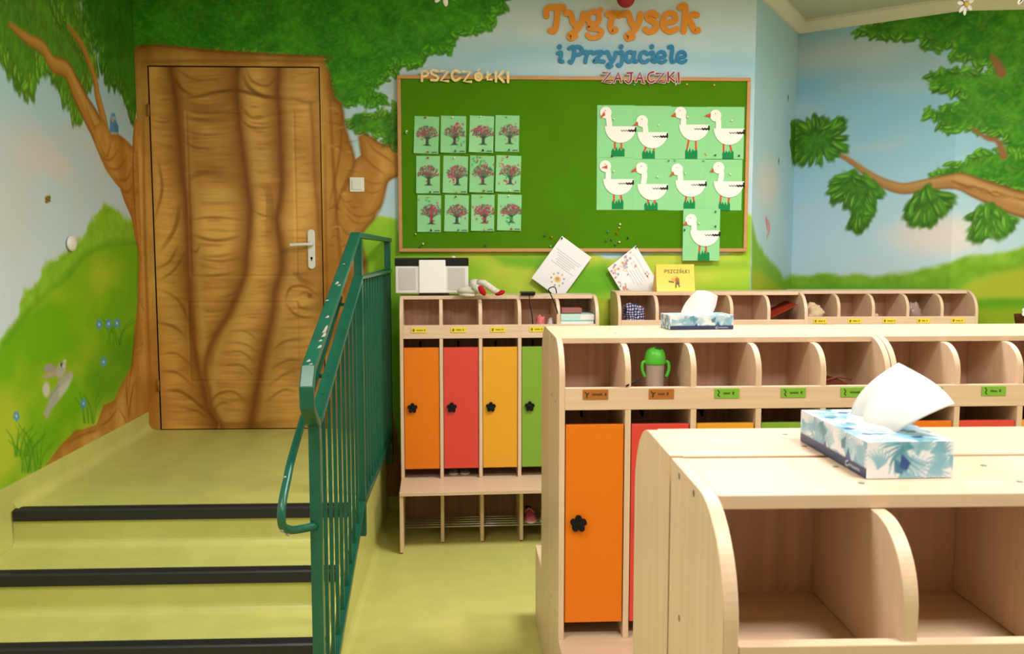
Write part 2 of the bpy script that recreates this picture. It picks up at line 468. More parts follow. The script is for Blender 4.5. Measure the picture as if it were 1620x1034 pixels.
# meadow
def meadow(seed):
    def f(U, V, d):
        a = fbm(U * 2.4, V * 5, seed, 3)[..., None]; b = fbm(U * 12, V * 12, seed + 3, 3)[..., None]
        k = np.clip((a - 0.36) * 3.2, 0, 1)
        return np.asarray((138, 192, 40)) * (1 - k) + np.asarray((190, 204, 68)) * k + 12 * (b - 0.5)
    return f
cv.poly(BK([(200, 1100), (200, 400), (560, 370), (575, 350), (598, 342), (628, 350), (640, 395), (760, 388), (900, 402), (930, 398), (960, 410), (1060, 400), (1120, 405), (1160, 400), (1172, 360), (1181, 335), (1190, 345), (1230, 400), (1230, 1100)]), meadow(31), 0.012, 1, wob=0.015, wfreq=16, seed=3)
cv.poly(BK([(590, 1000), (600, 560), (612, 470), (625, 410), (640, 405), (660, 600), (640, 1000)]), (96, 160, 30), 0.05, 0.6)
cv.poly(BK([(780, 405), (860, 404), (920, 420), (870, 430), (800, 420)]), (104, 172, 34), 0.03, 0.8)
cv.poly(BK([(905, 425), (960, 415), (985, 455), (930, 470), (900, 465)]), (88, 168, 30), 0.04, 0.8)
cv.poly(BK([(1060, 418), (1180, 412), (1188, 424), (1060, 432)]), (130, 176, 40), 0.02, 0.6)
# crown
crown = [(150, -40), (810, -40), (800, 0), (797, 13), (782, 17), (775, 40), (755, 48), (720, 55), (715, 67), (712, 80), (695, 82), (672, 78), (672, 90), (662, 102), (638, 103), (625, 100), (618, 107), (627, 115), (612, 117), (608, 128), (592, 132), (578, 130), (587, 137), (592, 150), (608, 153), (612, 163), (592, 167), (572, 160), (562, 163), (542, 165), (533, 162), (526, 150), (518, 117), (510, 92), (440, 86), (330, 80), (230, 84), (150, 84)]
cv.foliage(BK(crown), 560, 1500, 41, 0.030, ang=-0.4, spread=1.0, dark=(42, 128, 12), mid=(76, 168, 22), light=(146, 204, 62))
tuft = [(552, 195), (560, 182), (575, 178), (590, 186), (600, 180), (627, 178), (627, 165), (640, 165), (640, 240), (626, 236), (612, 228), (604, 214), (590, 212), (575, 208), (562, 212), (555, 203)]
# trunk
trunk = [(200, 1000), (205, 90), (218, 72), (250, 70), (330, 78), (420, 84), (512, 90), (520, 117), (528, 153), (540, 163), (545, 197), (560, 247), (562, 253), (572, 245), (568, 217), (577, 210), (587, 217), (605, 227), (623, 230), (632, 250), (631, 277), (613, 287), (605, 320), (592, 345), (573, 368), (572, 385), (578, 408), (580, 432), (592, 500), (606, 570), (620, 640), (634, 720), (646, 800), (646, 1000)]
cv.poly(BK(trunk), woodf(51), 0.006, 1, wob=0.006, wfreq=25, seed=5)
cv.foliage(BK(tuft), 70, 60, 43, 0.026, ang=-0.6, spread=1.0, mid=(90, 160, 30), light=(150, 196, 70))
D1, D2 = TAN_DD, TAN_D
def bark(cv, conv, lines, al=0.55):
    for pts, wd in lines: cv.stroke(conv(pts), [w_ * PX for w_ in wd] if isinstance(wd, list) else wd * PX, D1, 0.008, al, fade=True)
bark(cv, BK, [([(520, 110), (524, 200), (530, 300), (540, 420), (560, 560)], 5), ([(540, 170), (538, 240), (520, 330)], 4), ([(562, 255), (550, 280), (535, 320), (528, 370)], 4),
     ([(577, 215), (590, 235), (612, 250), (628, 262)], 3), ([(572, 245), (590, 262), (612, 278)], 3), ([(540, 318), (560, 340), (585, 340), (603, 325)], 3), ([(545, 335), (562, 352), (585, 352)], 2.5),
     ([(535, 350), (550, 370), (572, 372)], 3), ([(532, 395), (548, 388), (572, 392)], 2.5), ([(530, 300), (545, 318), (560, 318)], 2), ([(575, 300), (590, 305), (606, 298)], 2), ([(570, 282), (590, 290), (610, 288)], 2),
     ([(514, 200), (516, 400), (522, 650)], 3), ([(226, 150), (230, 400), (240, 650)], 4)])
r_ = random.Random(4)
for i in range(60):
    y = r_.uniform(110, 640); x = r_.uniform(514, 530 + (y - 100) * 0.11)
    cv.stroke(BK([(x, y), (x + r_.uniform(5, 12), y + r_.uniform(-6, 2)), (x + r_.uniform(14, 26), y + r_.uniform(-4, 10))]), 2 * PX, TAN_DD if r_.random() < .7 else TAN_L, 0.006, 0.5, fade=True)
cv.stroke(BK([(520, 110), (528, 153), (541, 170), (546, 200), (560, 248), (556, 275), (546, 300)]), 4 * PX, (124, 70, 18), .012, .6)
cv.stroke(BK([(631, 277), (613, 287), (605, 320), (592, 345), (573, 368), (572, 385), (578, 408), (582, 440)]), 4 * PX, (124, 70, 18), .012, .6)
cv.stroke(BK([(572, 245), (568, 217), (577, 211), (590, 220), (605, 229), (625, 233)]), 3 * PX, (124, 70, 18), .010, .6)
cv.stroke(BK([(520, 96), (516, 90), (420, 86), (330, 80), (250, 72), (222, 74)]), 4 * PX, (120, 70, 22), 0.008, 0.6)
cv.stroke(BK([(228, 98), (330, 96), (430, 96), (512, 98)]), 5 * PX, (150, 92, 44), 0.008, 0.5)
wall_back = struct(cv.mesh('wall_back', 'mural', lambda U, V: (U, np.full_like(U, WALL_Y), V), keep=lambda u, v: ~((u > DX0) & (u < DX1) & (v > LAND - .01) & (v < DZ1))))

# ---------------------------------------------------------------- left wall
cv = Canvas(2.6, WALL_Y, 0.0, 2.99, 0.006)
U, V = cv.U, cv.V
n1 = fbm(U * 1.5, V * 3, 61, 4)[..., None]
t = sstep(1.2, 2.7, V)[..., None]
sky = np.asarray((206, 218, 230)) * (1 - t) + np.asarray((164, 204, 226)) * t
k = sstep(0.5, 0.8, n1); cv.rgb[:] = sky * (1 - 0.5 * k) + np.asarray((208, 202, 200)) * 0.5 * k
for q in [(60, 245, .2, .09), (95, 265, .16, .05)]:
    p = LF([(q[0], q[1])])[0]; cv.ell(p[0], p[1], q[2], q[3], 0, (222, 205, 202), 0.8, 0.5)
def hill(seed):
    def f(U, V, d):
        a = fbm(U * 2.5, V * 3.5, seed, 3)[..., None]; k = np.clip((a - 0.34) * 2.8, 0, 1)
        return np.asarray((112, 174, 14)) * (1 - k) + np.asarray((174, 192, 48)) * k
    return f
bush = sc([(-120, 900), (-40, 700), (0, 590), (60, 500), (98, 440), (110, 330), (180, 300), (200, 235), (270, 180), (380, 110), (420, 40), (450, -20), (490, -60), (530, -40), (600, 0), (700, 60), (760, 900), (500, 1500), (-120, 1500)], 3, 0, 345)
cv.poly(LF(bush), lambda U, V, d: np.asarray((136, 186, 42)) + 30 * (fbm(U * 22, V * 22, 63, 3)[..., None] - 0.5), 0.02, 1, wob=0.03, wfreq=14, seed=7)
mead = sc([(-120, 900), (0, 640), (80, 540), (150, 440), (240, 350), (330, 290), (400, 190), (480, 145), (560, 125), (700, 125), (760, 900), (500, 1500), (-120, 1500)], 3, 0, 345)
cv.poly(LF(sc([(0, 600), (120, 440), (300, 280), (380, 180), (470, 125), (560, 105), (700, 100), (700, 160), (560, 150), (400, 230), (200, 420), (0, 680)], 3, 0, 345)), (84, 152, 14), 0.03, 0.7)
cv.poly(LF(mead), hill(65), 0.02)
cv.poly(LF(sc([(470, 640), (560, 590), (620, 570), (640, 700), (540, 860), (440, 900), (400, 760)], 3, 0, 345)), (72, 142, 8), 0.08, 0.6)
# leaves
LV = dict(size=0.05, ang=-1.75, spread=0.45, dark=(72, 136, 30), mid=(98, 164, 36), light=(160, 202, 76))
cv.foliage(LF(sc([(-100, -60), (230, -60), (260, 60), (330, 130), (360, 200), (400, 240), (440, 330), (420, 400), (380, 420), (390, 500), (375, 570), (340, 520), (300, 440), (270, 350), (210, 330), (190, 290), (160, 380), (120, 430), (90, 370), (50, 320), (20, 250), (-60, 220)], 3, 0, 0)), 260, 330, 71, **LV)
cv.foliage(LF(sc([(265, -40), (370, -40), (360, 60), (400, 120), (430, 220), (460, 330), (440, 350), (410, 250), (360, 170), (310, 110)], 3, 0, 0)), 80, 60, 72, **LV)
cv.foliage(LF(sc([(400, -60), (700, -60), (700, 400), (650, 500), (630, 560), (610, 500), (590, 440), (560, 390), (500, 360), (480, 290), (500, 250), (450, 190), (430, 110), (400, 50)], 3, 0, 0)), 200, 260, 73, size=0.05, ang=-1.75, spread=0.5, dark=(38, 110, 16), mid=(62, 142, 24), light=(120, 180, 54))
# limbs and trunk
W3 = lambda l: [w_ / 3 * PX * 0.9 for w_ in l]
for pts, wd in (([(45, 118), (130, 185), (200, 225), (250, 300), (315, 330), (360, 420), (405, 510), (450, 590), (480, 660)], [14, 34, 48, 56, 66, 88, 100, 116, 120]),
                ([(325, 130), (385, 210), (420, 290), (452, 380), (462, 450), (490, 560), (505, 640)], [14, 28, 34, 40, 46, 56, 62])):
    p = LF(sc(pts, 3, 0, 0)); w3 = W3(wd)
    cv.stroke(p, [x * 1.22 for x in w3], (128, 76, 22), 0.010)
    cv.stroke(p, w3, (182, 128, 56), 0.016)
    cv.stroke([(a + 0.012, b + 0.012) for a, b in p], [x * 0.4 for x in w3], (208, 160, 82), 0.02, 0.7)
body = sc([(440, 600), (455, 700), (500, 800), (535, 850), (570, 900), (600, 980), (625, 1034), (640, 1120), (660, 1215), (655, 1385), (640, 1595), (625, 1735), (570, 1835), (545, 1895), (490, 1925), (455, 2015), (350, 2045), (290, 2110), (215, 2210), (150, 2400), (900, 2400), (900, 560), (640, 560), (628, 690), (600, 660), (560, 632), (530, 640), (490, 560)], 3, 0, 0)
cv.poly(LF(body), woodf(81), 0.008, 1, wob=0.008, wfreq=12, seed=9)
bark(cv, LF, [(sc(p, 3, 0, 0), w_) for p, w_ in (([(450, 620), (500, 740), (520, 700), (530, 650)], 3), ([(470, 730), (520, 760), (570, 700)], 3), ([(500, 790), (560, 800), (610, 730)], 3), ([(540, 850), (600, 850), (630, 780)], 4), ([(570, 900), (610, 910), (635, 860)], 4),
     ([(640, 560), (632, 760), (640, 1000), (660, 1200)], 6), ([(640, 1500), (630, 1700), (600, 1900)], 6), ([(610, 1760), (600, 1850), (612, 1990)], 5), ([(640, 1800), (620, 1900), (610, 2000)], 5), ([(300, 2110), (400, 2060), (500, 2030)], 3), ([(460, 2030), (520, 1990), (560, 1930)], 4), ([(560, 1930), (590, 1980), (600, 2010)], 3), ([(470, 650), (430, 560), (400, 470)], 2.5), ([(640, 1150), (655, 1180), (650, 1400)], 4), ([(650, 1400), (690, 1480), (720, 1500)], 3))], 0.6)
arcs(cv, LF([(205, 230), (200, 300), (212, 345), (221, 405), (219, 462), (214, 532), (209, 578)]), LF([(222, 230), (224, 300), (226, 345), (229, 405), (230, 462), (232, 532), (233, 578)]), 82, alpha=0.35)
# bluebird, bee, rabbit, flowers
def pe(cv, conv, cx, cy, rx, ry, col, soft=.006, al=1.0, rot=0.0):
    cv.poly(conv([(cx + rx * math.cos(a) * math.cos(rot) - ry * math.sin(a) * math.sin(rot), cy + rx * math.cos(a) * math.sin(rot) + ry * math.sin(a) * math.cos(rot)) for a in np.linspace(0, 6.283, 16, endpoint=False)]), col, soft, al)
def at3(l, k=3, ox=0, oy=0): return LF(sc(l, k, ox, oy))
cv.poly(at3([(520, 628), (523, 560), (531, 537), (545, 538), (552, 575), (563, 600), (562, 630)]), (84, 140, 190), 0.008)
cv.poly(at3([(540, 590), (556, 592), (562, 628), (546, 626)]), (66, 120, 172), 0.008)
for x in (177, 180.5): pe(cv, LF, x, 187, 1.6, 2.2, (238, 238, 232)); pe(cv, LF, x, 187.4, .7, .9, (30, 30, 40), .003)
pe(cv, LF, 178.6, 191.5, 1.4, 1.6, (220, 186, 80))
pe(cv, LF, 75.5, 315, 4.2, 7.2, (210, 176, 64), .006, 1, .3)
for d in (-3.5, 0, 3.5): cv.stroke(LF([(72, 315 + d + 1), (79.5, 315 + d - 1)]), .006, (70, 56, 26), .004)
pe(cv, LF, 76.5, 304.5, 2.4, 4, (196, 204, 208), .008, .8)
K = 727 / 260.
def rb(l): return at3(l, K, 0, 400)
cv.poly(rb([(205, 738), (193, 708), (213, 662), (222, 620), (248, 588), (262, 555), (300, 530), (316, 518), (326, 545), (303, 592), (282, 622), (258, 660), (228, 692), (216, 722)]), (172, 172, 154), .010)
cv.poly(rb([(258, 600), (290, 570), (318, 545), (305, 590), (282, 622), (262, 640)]), (200, 198, 184), .012, .8)
cv.poly(rb([(243, 525), (258, 492), (280, 474), (292, 490), (293, 518), (276, 545), (255, 556)]), (182, 178, 162), .008)
cv.poly(rb([(254, 512), (228, 488), (203, 492), (190, 518), (200, 526), (245, 524)]), (168, 160, 150), .008)
cv.poly(rb([(256, 524), (215, 526), (188, 548), (205, 554), (238, 546), (258, 538)]), (186, 166, 156), .008)
pe(cv, rb, 205, 604, 17, 34, (202, 200, 186), .012)
pe(cv, rb, 272, 494, 5, 10, (66, 70, 64)); pe(cv, rb, 287, 478, 6, 8, (216, 212, 200)); pe(cv, rb, 282, 500, 7, 7, (214, 210, 196), .008)
cv.stroke(rb([(222, 640), (240, 610), (262, 585)]), .010, (140, 142, 126), .008, .7)
def flower(cv, conv, x, y, s_=1.0):
    for a in range(5):
        th = a * 1.257 + 0.3; pe(cv, conv, x + 3.2 * math.cos(th), y + 5.2 * math.sin(th), 2.3, 3.2, (86, 152, 196), .004)
    pe(cv, conv, x, y, 1.5, 2, (212, 220, 190), .004)
def grasses(cv, conv, x, y, n, h, seed, sp=25):
    r = random.Random(seed)
    for i in range(n):
        x0 = x + r.uniform(-sp, sp) * .5; dx = r.uniform(-sp, sp); hh = h * r.uniform(.5, 1)
        cv.stroke(conv([(x0, y), (x0 + dx * .3, y - hh * .6), (x0 + dx, y - hh)]), [.012, .008, .003], (66, 138, 14) if r.random() < .7 else (120, 172, 40), .006, .7)
grasses(cv, LF, 180, 545, 18, 45, 3, 25); grasses(cv, LF, 140, 668, 12, 55, 4, 20); grasses(cv, LF, 50, 745, 24, 75, 5, 30); grasses(cv, LF, 35, 720, 10, 50, 6, 25)
for x, y in ((157, 513), (172, 512), (185, 511), (164, 572), (132, 638), (26, 658)): flower(cv, LF, x, y, 1.0)
wall_left = struct(cv.mesh('wall_left', 'mural', lambda U, V: (np.full_like(U, LEFT_X), U, V), flip=True))

# ---------------------------------------------------------------- slanting wall of the recess
cv = Canvas(0, JL, 0.0, 2.99, 0.007)
U, V = cv.U, cv.V
n1 = fbm(U * 2 + 5, V * 3, 91, 4)[..., None]
cv.rgb[:] = np.asarray((160, 204, 226)) * (1 - n1) + np.asarray((190, 216, 228)) * n1
for q in JG([(1215, 290)]): cv.ell(q[0], q[1], .28, .14, 0, (226, 212, 204), .8, .7)
cv.poly(JG([(1180, 520), (1188, 350), (1197, 378), (1210, 405), (1225, 418), (1240, 440), (1252, 436), (1275, 430), (1275, 520)]), (122, 176, 42), 0.03, 1, wob=.02, wfreq=14, seed=2)
cv.poly(JG([(1180, 520), (1185, 425), (1205, 430), (1225, 445), (1240, 458), (1260, 520)]), (160, 180, 40), 0.03)
cv.foliage(JG([(1251, 195), (1270, 190), (1270, 250), (1256, 258), (1251, 240)]), 40, 10, 95, .035, mid=(70, 140, 30))
for x, y in ((1247, 155), (1232, 255)):
    q = JG([(x, y)])[0]; cv.ell(q[0], q[1], .016, .024, 0, (150, 130, 60), .4); cv.stroke([(q[0] - .01, q[1]), (q[0] + .01, q[1] + .006)], .008, (60, 50, 30), .004)
cv.stroke(JG([(1212, 347), (1217, 360), (1213, 376)]), [.04, .05, .02], (206, 150, 160), .012); cv.stroke(JG([(1212, 348), (1214, 362)]), .02, (206, 110, 120), .008)
def fbay(U, V):
    t = U / JL; return (B0[0] + (B1[0] - B0[0]) * t, B0[1] + (B1[1] - B0[1]) * t, V)
struct(cv.mesh('wall_recess', 'mural', fbay, flip=False))

# ---------------------------------------------------------------- right wall
RL = R2 + _al(B3, B2)
cv = Canvas(0, RL, 0.0, 2.99, 0.0062)
U, V = cv.U, cv.V
n1 = fbm(U * 1.5, V * 5, 101, 4)[..., None]; t = sstep(1.2, 2.6, V)[..., None]
sky = np.asarray((192, 218, 232)) * (1 - t) + np.asarray((146, 198, 228)) * t
k = sstep(0.48, 0.75, n1); cv.rgb[:] = sky * (1 - .35 * k) + np.asarray((206, 210, 212)) * .35 * k
def R3(l): return RW(sc(l, 3, 1215, 0))
def R4(l): return RW(sc(l, 3, 1215, 345))
for q, a in ((R3([(330, 240)])[0], .5), (R3([(230, 275)])[0], .45)): cv.ell(q[0], q[1], .5, .1, 0, (206, 206, 206), .8, a)
for q in R4([(800, 70), (740, 90), (860, 85)]): cv.ell(q[0], q[1], .22, .10, 0, (228, 216, 214), .8, .6)
bt = [(-30, 700), (-30, 300), (60, 270), (100, 262), (200, 275), (330, 265), (430, 268), (500, 278), (590, 262), (690, 250), (760, 235), (850, 208), (960, 185), (1050, 180), (1120, 160), (1214, 125), (1400, 60), (2600, 60), (2600, 1800), (-30, 1800)]
cv.poly(R4(bt), lambda U, V, d: np.asarray((126, 174, 42)) + 46 * (fbm(U * 13, V * 13, 103, 3)[..., None] - .5), .025, 1, wob=.03, wfreq=9, seed=11)
cv.poly(R4([(-30, 700), (-30, 330), (300, 320), (700, 325), (960, 330), (1214, 350), (2600, 400), (2600, 1800), (-30, 1800)]), (84, 156, 22), .05, .75)
cv.poly(R4([(860, 700), (900, 340), (960, 305), (1050, 272), (1214, 235), (1500, 180), (2600, 180), (2600, 380), (1214, 385), (1000, 385)]), (166, 178, 48), .03)
cv.poly(R4([(960, 700), (985, 400), (1100, 385), (1240, 388), (2600, 400), (2600, 420), (1200, 415), (1050, 420)]), (96, 152, 10), .03, .9)
cv.poly(R4([(900, 1800), (980, 430), (1200, 425), (2600, 430), (2600, 1800)]), (146, 164, 26), .03, .8)
FR = dict(ang=0.25, spread=0.8, dark=(48, 126, 18), mid=(90, 166, 36), light=(152, 204, 74))
cv.foliage(R3([(430, 145), (500, 170), (570, 175), (650, 182), (770, 182), (745, 222), (765, 238), (850, 228), (890, 218), (865, 268), (940, 278), (1010, 305), (1080, 300), (1060, 345), (985, 348), (900, 335), (850, 330), (765, 378), (775, 400), (820, 432), (900, 438), (930, 470), (880, 512), (745, 540), (785, 556), (830, 580), (815, 608), (900, 618), (1000, 615), (1080, 640), (1130, 660), (1140, 720), (1214, 720), (1600, 760), (2600, 760), (2600, -80), (900, -80), (700, 60), (520, 110)]), 620, 1300, 111, .036, **FR)
cv.foliage(R3([(760, 848), (850, 800), (950, 760), (1000, 722), (1100, 725), (1214, 730), (2600, 740), (2600, 900), (1214, 905), (1100, 880), (960, 838), (860, 842)]), 240, 320, 112, .034, **FR)
br = [(305, 725), (350, 740), (420, 785), (480, 830), (550, 870), (640, 895), (740, 880), (850, 862), (920, 862), (1000, 895), (1080, 925), (1214, 970), (1500, 1010), (2600, 1060)]
bw = [x / 3 * .0036 * 1.0 for x in (10, 15, 20, 30, 40, 45, 50, 60, 75, 85, 95, 110, 140, 200)]
p = R3(br)
cv.stroke(p, [x * 1.2 for x in bw], (120, 74, 34), .010); cv.stroke(p, bw, (176, 130, 76), .014); cv.stroke([(a, b + .018) for a, b in p], [x * .4 for x in bw], (202, 160, 100), .02, .7)
for pts, wd in (([(1060, 265), (1085, 300), (1108, 345)], [.02, .05, .06]), ([(970, 610), (1040, 655), (1090, 670), (1120, 740)], [.015, .025, .03, .045])): cv.stroke(R3(pts), wd, (150, 104, 64), .012)
r_ = random.Random(8)
for i in range(26):
    x = r_.uniform(860, 1214); y = 870 + (x - 860) * .26
    cv.stroke(R3([(x, y + r_.uniform(-20, 5)), (x + 40, y + r_.uniform(-10, 15)), (x + 90, y + r_.uniform(5, 35))]), .008, (130, 86, 40), .006, .45, fade=True)
for pg, s1 in (([(100, 640), (140, 610), (220, 570), (280, 600), (345, 570), (335, 640), (360, 660), (350, 700), (300, 730), (240, 760), (180, 772), (125, 760), (95, 700)], 1),
               ([(300, 860), (350, 815), (450, 825), (535, 885), (500, 940), (490, 1000), (445, 1040), (415, 970), (360, 930), (300, 918)], 2), ([(700, 935), (760, 902), (850, 912), (850, 950), (800, 1000), (740, 1044), (690, 1030), (662, 992)], 3),
               ([(980, 1010), (1050, 985), (1130, 1020), (1160, 1040), (1080, 1090), (1050, 1100), (975, 1105), (1000, 1050)], 4), ([(410, 1030), (450, 1000), (440, 1050), (420, 1055)], 5)):
    cu_, cv_ = np.mean(R3(pg), 0); top_ = max(q[1] for q in R3(pg))
    pg2 = [(cu_ + (a - cu_) * .8, cv_ + (b - cv_) * .8) for a, b in R3(pg)]
    cv.foliage(pg2, 70, 60, 120 + s1, .046, radial=(cu_, cv_ if s1 == 1 else top_), ang=-.9, spread=.8, dark=(56, 122, 24), mid=(82, 154, 36), light=(144, 196, 74))
def fright(U, V):
    a = np.clip(U / R2, 0, 1); b = np.clip((U - R2) / (RL - R2), 0, 1)
    return (B1[0] + (B2[0] - B1[0]) * a + (B3[0] - B2[0]) * b, B1[1] + (B2[1] - B1[1]) * a + (B3[1] - B2[1]) * b, V)
struct(cv.mesh('wall_right', 'mural', fright))

# ---------------------------------------------------------------- floor, ceiling, far walls, cornice, skirtings
REAR, EAST = -3.2, 4.7
struct(MB().box(LEFT_X - .1, EAST + .1, REAR - .1, 6.5, -0.08, 0).build('floor', 'lime_vinyl'))
struct(MB().box(LEFT_X - .1, EAST + .1, REAR - .1, 6.5, CEIL, CEIL + .08).build('ceiling', 'ceiling_paint'))
struct(MB().box(LEFT_X - .1, EAST + .1, REAR - .1, REAR, 0, CEIL).build('wall_rear', 'plain_wall'))
struct(MB().box(EAST, EAST + .1, REAR, B3[1], 0, CEIL).build('wall_east', 'plain_wall'))
struct(MB().box(LEFT_X - .1, LEFT_X - .001, REAR, 2.6, 0, CEIL).build('wall_west', 'plain_wall'))
struct(MB().box(LEFT_X - .1, LEFT_X - .001, 2.6, WALL_Y, 2.985, CEIL).build('wall_west_head', 'plain_wall'))
def cornice(name, a, b):
    a, b = np.array(a), np.array(b); d = (b - a) / np.linalg.norm(b - a); n = np.array([d[1], -d[0]])
    prof = [(0.0, 2.945), (0.012, 2.945), (0.016, 2.958), (0.05, 3.0), (0.062, 3.004), (0.062, CEIL), (0.0, CEIL)]
    vs = [(p[0] + n[0] * o, p[1] + n[1] * o, z) for p in (a, b) for o, z in prof]; k = len(prof)
    m = MB(); m.add(vs, [tuple(range(k)), tuple(range(2 * k - 1, k - 1, -1))] + [(i, i + k, (i + 1) % k + k, (i + 1) % k) for i in range(k)])
    struct(m.build(name, 'trim_paint'))
cornice('trim_1', (LEFT_X, WALL_Y), B0); cornice('trim_2', B0, B1); cornice('trim_3', B1, B2); cornice('trim_4', B2, B3); cornice('trim_5', (LEFT_X, REAR), (LEFT_X, WALL_Y))
def cove(x0, x1, y, z, h, r=0.03):
    pts = [(y, z + h), (y - .004, z + h)] + [(y - .004 - r * (1 - math.cos(a)), z + r * (1 - math.sin(a))) for a in np.linspace(0, math.pi / 2, 6)] + [(y, z)]
    return MB().prism(pts, x0, x1, 'x')
struct(cove(STR_X, B0[0], WALL_Y, 0, 0.075).build('baseboard_back', 'lime_vinyl'))
m = MB(); pts = [(LEFT_X, .585), (LEFT_X + .005, .585), (LEFT_X + .005, .0), (LEFT_X, .0)]
m.prism(pts, 2.4, WALL_Y, 'y')
pts = [(LEFT_X + .005, LAND + .04)] + [(LEFT_X + .005 + .04 * (1 - math.cos(a)), LAND + .04 * (1 - math.sin(a))) for a in np.linspace(0, math.pi / 2, 7)] + [(LEFT_X + .005, LAND)]
m.prism(pts, 3.70, WALL_Y, 'y')
struct(m.build('baseboard_left', 'lime_vinyl'))

# ---------------------------------------------------------------- ceiling lamps above the frame; the one at left is an added fill lamp
def lamp(x, y, label):
    t = thing('ceiling_lamp', label, 'ceiling lamp', (x, y, CEIL), 0, 'ceiling lamps')
    m = MB(); h = .31
    for a, b, c, d in ((-h, h, -h, -h + .025), (-h, h, h - .025, h), (-h, -h + .025, -h + .025, h - .025), (h - .025, h, -h + .025, h - .025)): m.box(a, b, c, d, -.045, 0)
    m.build('lamp_frame', 'lamp_frame', t, .003)
    MB().box(-h + .026, h - .026, -h + .026, h - .026, -.02, -.004).build('diffuser', 'lamp_diffuser', t)
    ld = bpy.data.lights.new('lamp_light', 'AREA'); ld.shape = 'SQUARE'; ld.size = .56; ld.energy = LAMP_W * (0.62 if x < 0 else 0.85 if y < 1 else 1.0); ld.color = LAMP_COL
    lo = bpy.data.objects.new('lamp_light', ld); COL.objects.link(lo); lo.parent = t; lo.location = (0, 0, -.05)
for x, y in LAMPS:
    lamp(x, y, 'square white ceiling lamp %s, %s' % ('above the nearest cabinets' if y < 2 else 'nearest the back wall', 'on the right' if x > 2 else 'in the middle of the room' if x > 0 else 'added fill over the foot of the stairs'))

# ---------------------------------------------------------------- painted door
door = thing('door_1', 'wooden door painted as part of the tree trunk with white handle', 'door', (0, 0, 0)); del door['category']; door['kind'] = 'structure'
G = .004
cv = Canvas(DX0 + G, DX1 - G, LAND + .004, DZ1 - G, 0.0042)
U, V = cv.U, cv.V
a = fbm(U * 3.2, V * 1.5, 131, 4); b = fbm(U * 16, V * 46, 135, 3)
k = np.clip((a - .32) * 2.3, 0, 1)[..., None]
cv.rgb[:] = np.asarray((200, 146, 66)) * (1 - k) + np.asarray((224, 180, 100)) * k + 10 * (b - .5)[..., None]
def C7(l): return BK(sc(l, 3.337, 220, 90))
def C8(l): return BK(sc(l, 3.337, 220, 380))
F1 = C7([(162, 0), (172, 90), (198, 250), (212, 450), (225, 620), (245, 750), (255, 900)]) + C8([(258, 30), (262, 200), (270, 330), (285, 480), (300, 620), (335, 760), (360, 880), (410, 960)])
F2 = C7([(522, 0), (516, 180), (525, 330), (545, 480), (565, 640), (585, 800), (582, 930)]) + C8([(570, 50), (558, 180), (520, 280), (470, 400), (400, 500), (360, 600), (345, 700), (352, 820), (405, 955)])
F3 = C7([(740, 0), (728, 180), (740, 300), (746, 480), (756, 640), (745, 760), (725, 860)]) + C8([(752, 60), (750, 160), (720, 260), (700, 400), (670, 540), (640, 680), (620, 780), (590, 960)])
F5 = C7([(905, 250), (918, 420), (925, 620), (942, 800), (950, 960)])
LE = C7([(50, 40), (60, 400), (75, 900)]) + C8([(95, 300), (105, 700), (118, 980)]); RE = C7([(945, 40), (955, 500), (965, 1000)]) + C8([(970, 400), (975, 980)])
X0_ = np.full(cv.nv, DX0); X1_ = np.full(cv.nv, DX1)
def fx(f): q = np.array(sorted(f, key=lambda p: p[1])); return np.interp(cv.vs, q[:, 1], q[:, 0])
bands = np.stack([X0_ - .06, fx(F1), np.maximum(fx(F2), fx(F1) + .02), np.maximum(fx(F3), fx(F2) + .03), X1_ + .05])
wv_ = .010 * (fbm(U * 5, V * 7, 151, 3) - .5) * 2
tt = np.zeros_like(U)
for i in range(4):
    a_, b_ = bands[i][:, None], bands[i + 1][:, None]; q = (U + wv_ >= a_) & (U + wv_ < b_)
    tt = np.where(q, (U + wv_ - a_) / (b_ - a_), tt)
rd_ = np.clip(np.sin(np.pi * np.clip(tt ** .85, .0, 1.0)), 0, 1) ** .8
n3 = fbm(U * 2.6 + 3, V * 3.0, 153, 4); n4 = fbm(U * 5 + V * 3, V * 42, 157, 3)
kk = np.clip(.04 + .96 * rd_ * (.4 + 1.1 * n3) + .22 * (n4 - .5), 0, 1.1)[..., None]
cv.rgb[:] = np.asarray((130, 74, 18)) * (1 - kk) + np.asarray((226, 168, 84)) * kk
arcs(cv, LE, F1, 145, step=(.008, .02), sag=.02, alpha=.22, wd=(.002, .006)); arcs(cv, F1, F2, 146, step=(.008, .02), sag=.03, alpha=.26, wd=(.002, .006)); arcs(cv, F2, F3, 147, step=(.008, .02), sag=.045, alpha=.26, wd=(.002, .006)); arcs(cv, F3, RE, 148, step=(.008, .02), sag=.02, alpha=.22, wd=(.002, .006))
arcs(cv, LE, F1, 141, step=(.02, .07), sag=.025, alpha=.3, wd=(.004, .02)); arcs(cv, F1, F2, 142, step=(.018, .05), sag=.03, alpha=.34, wd=(.004, .02)); arcs(cv, F2, F3, 143, step=(.02, .05), sag=.04, alpha=.32, wd=(.004, .02)); arcs(cv, F3, RE, 144, step=(.02, .06), sag=.02, alpha=.3, wd=(.004, .02))
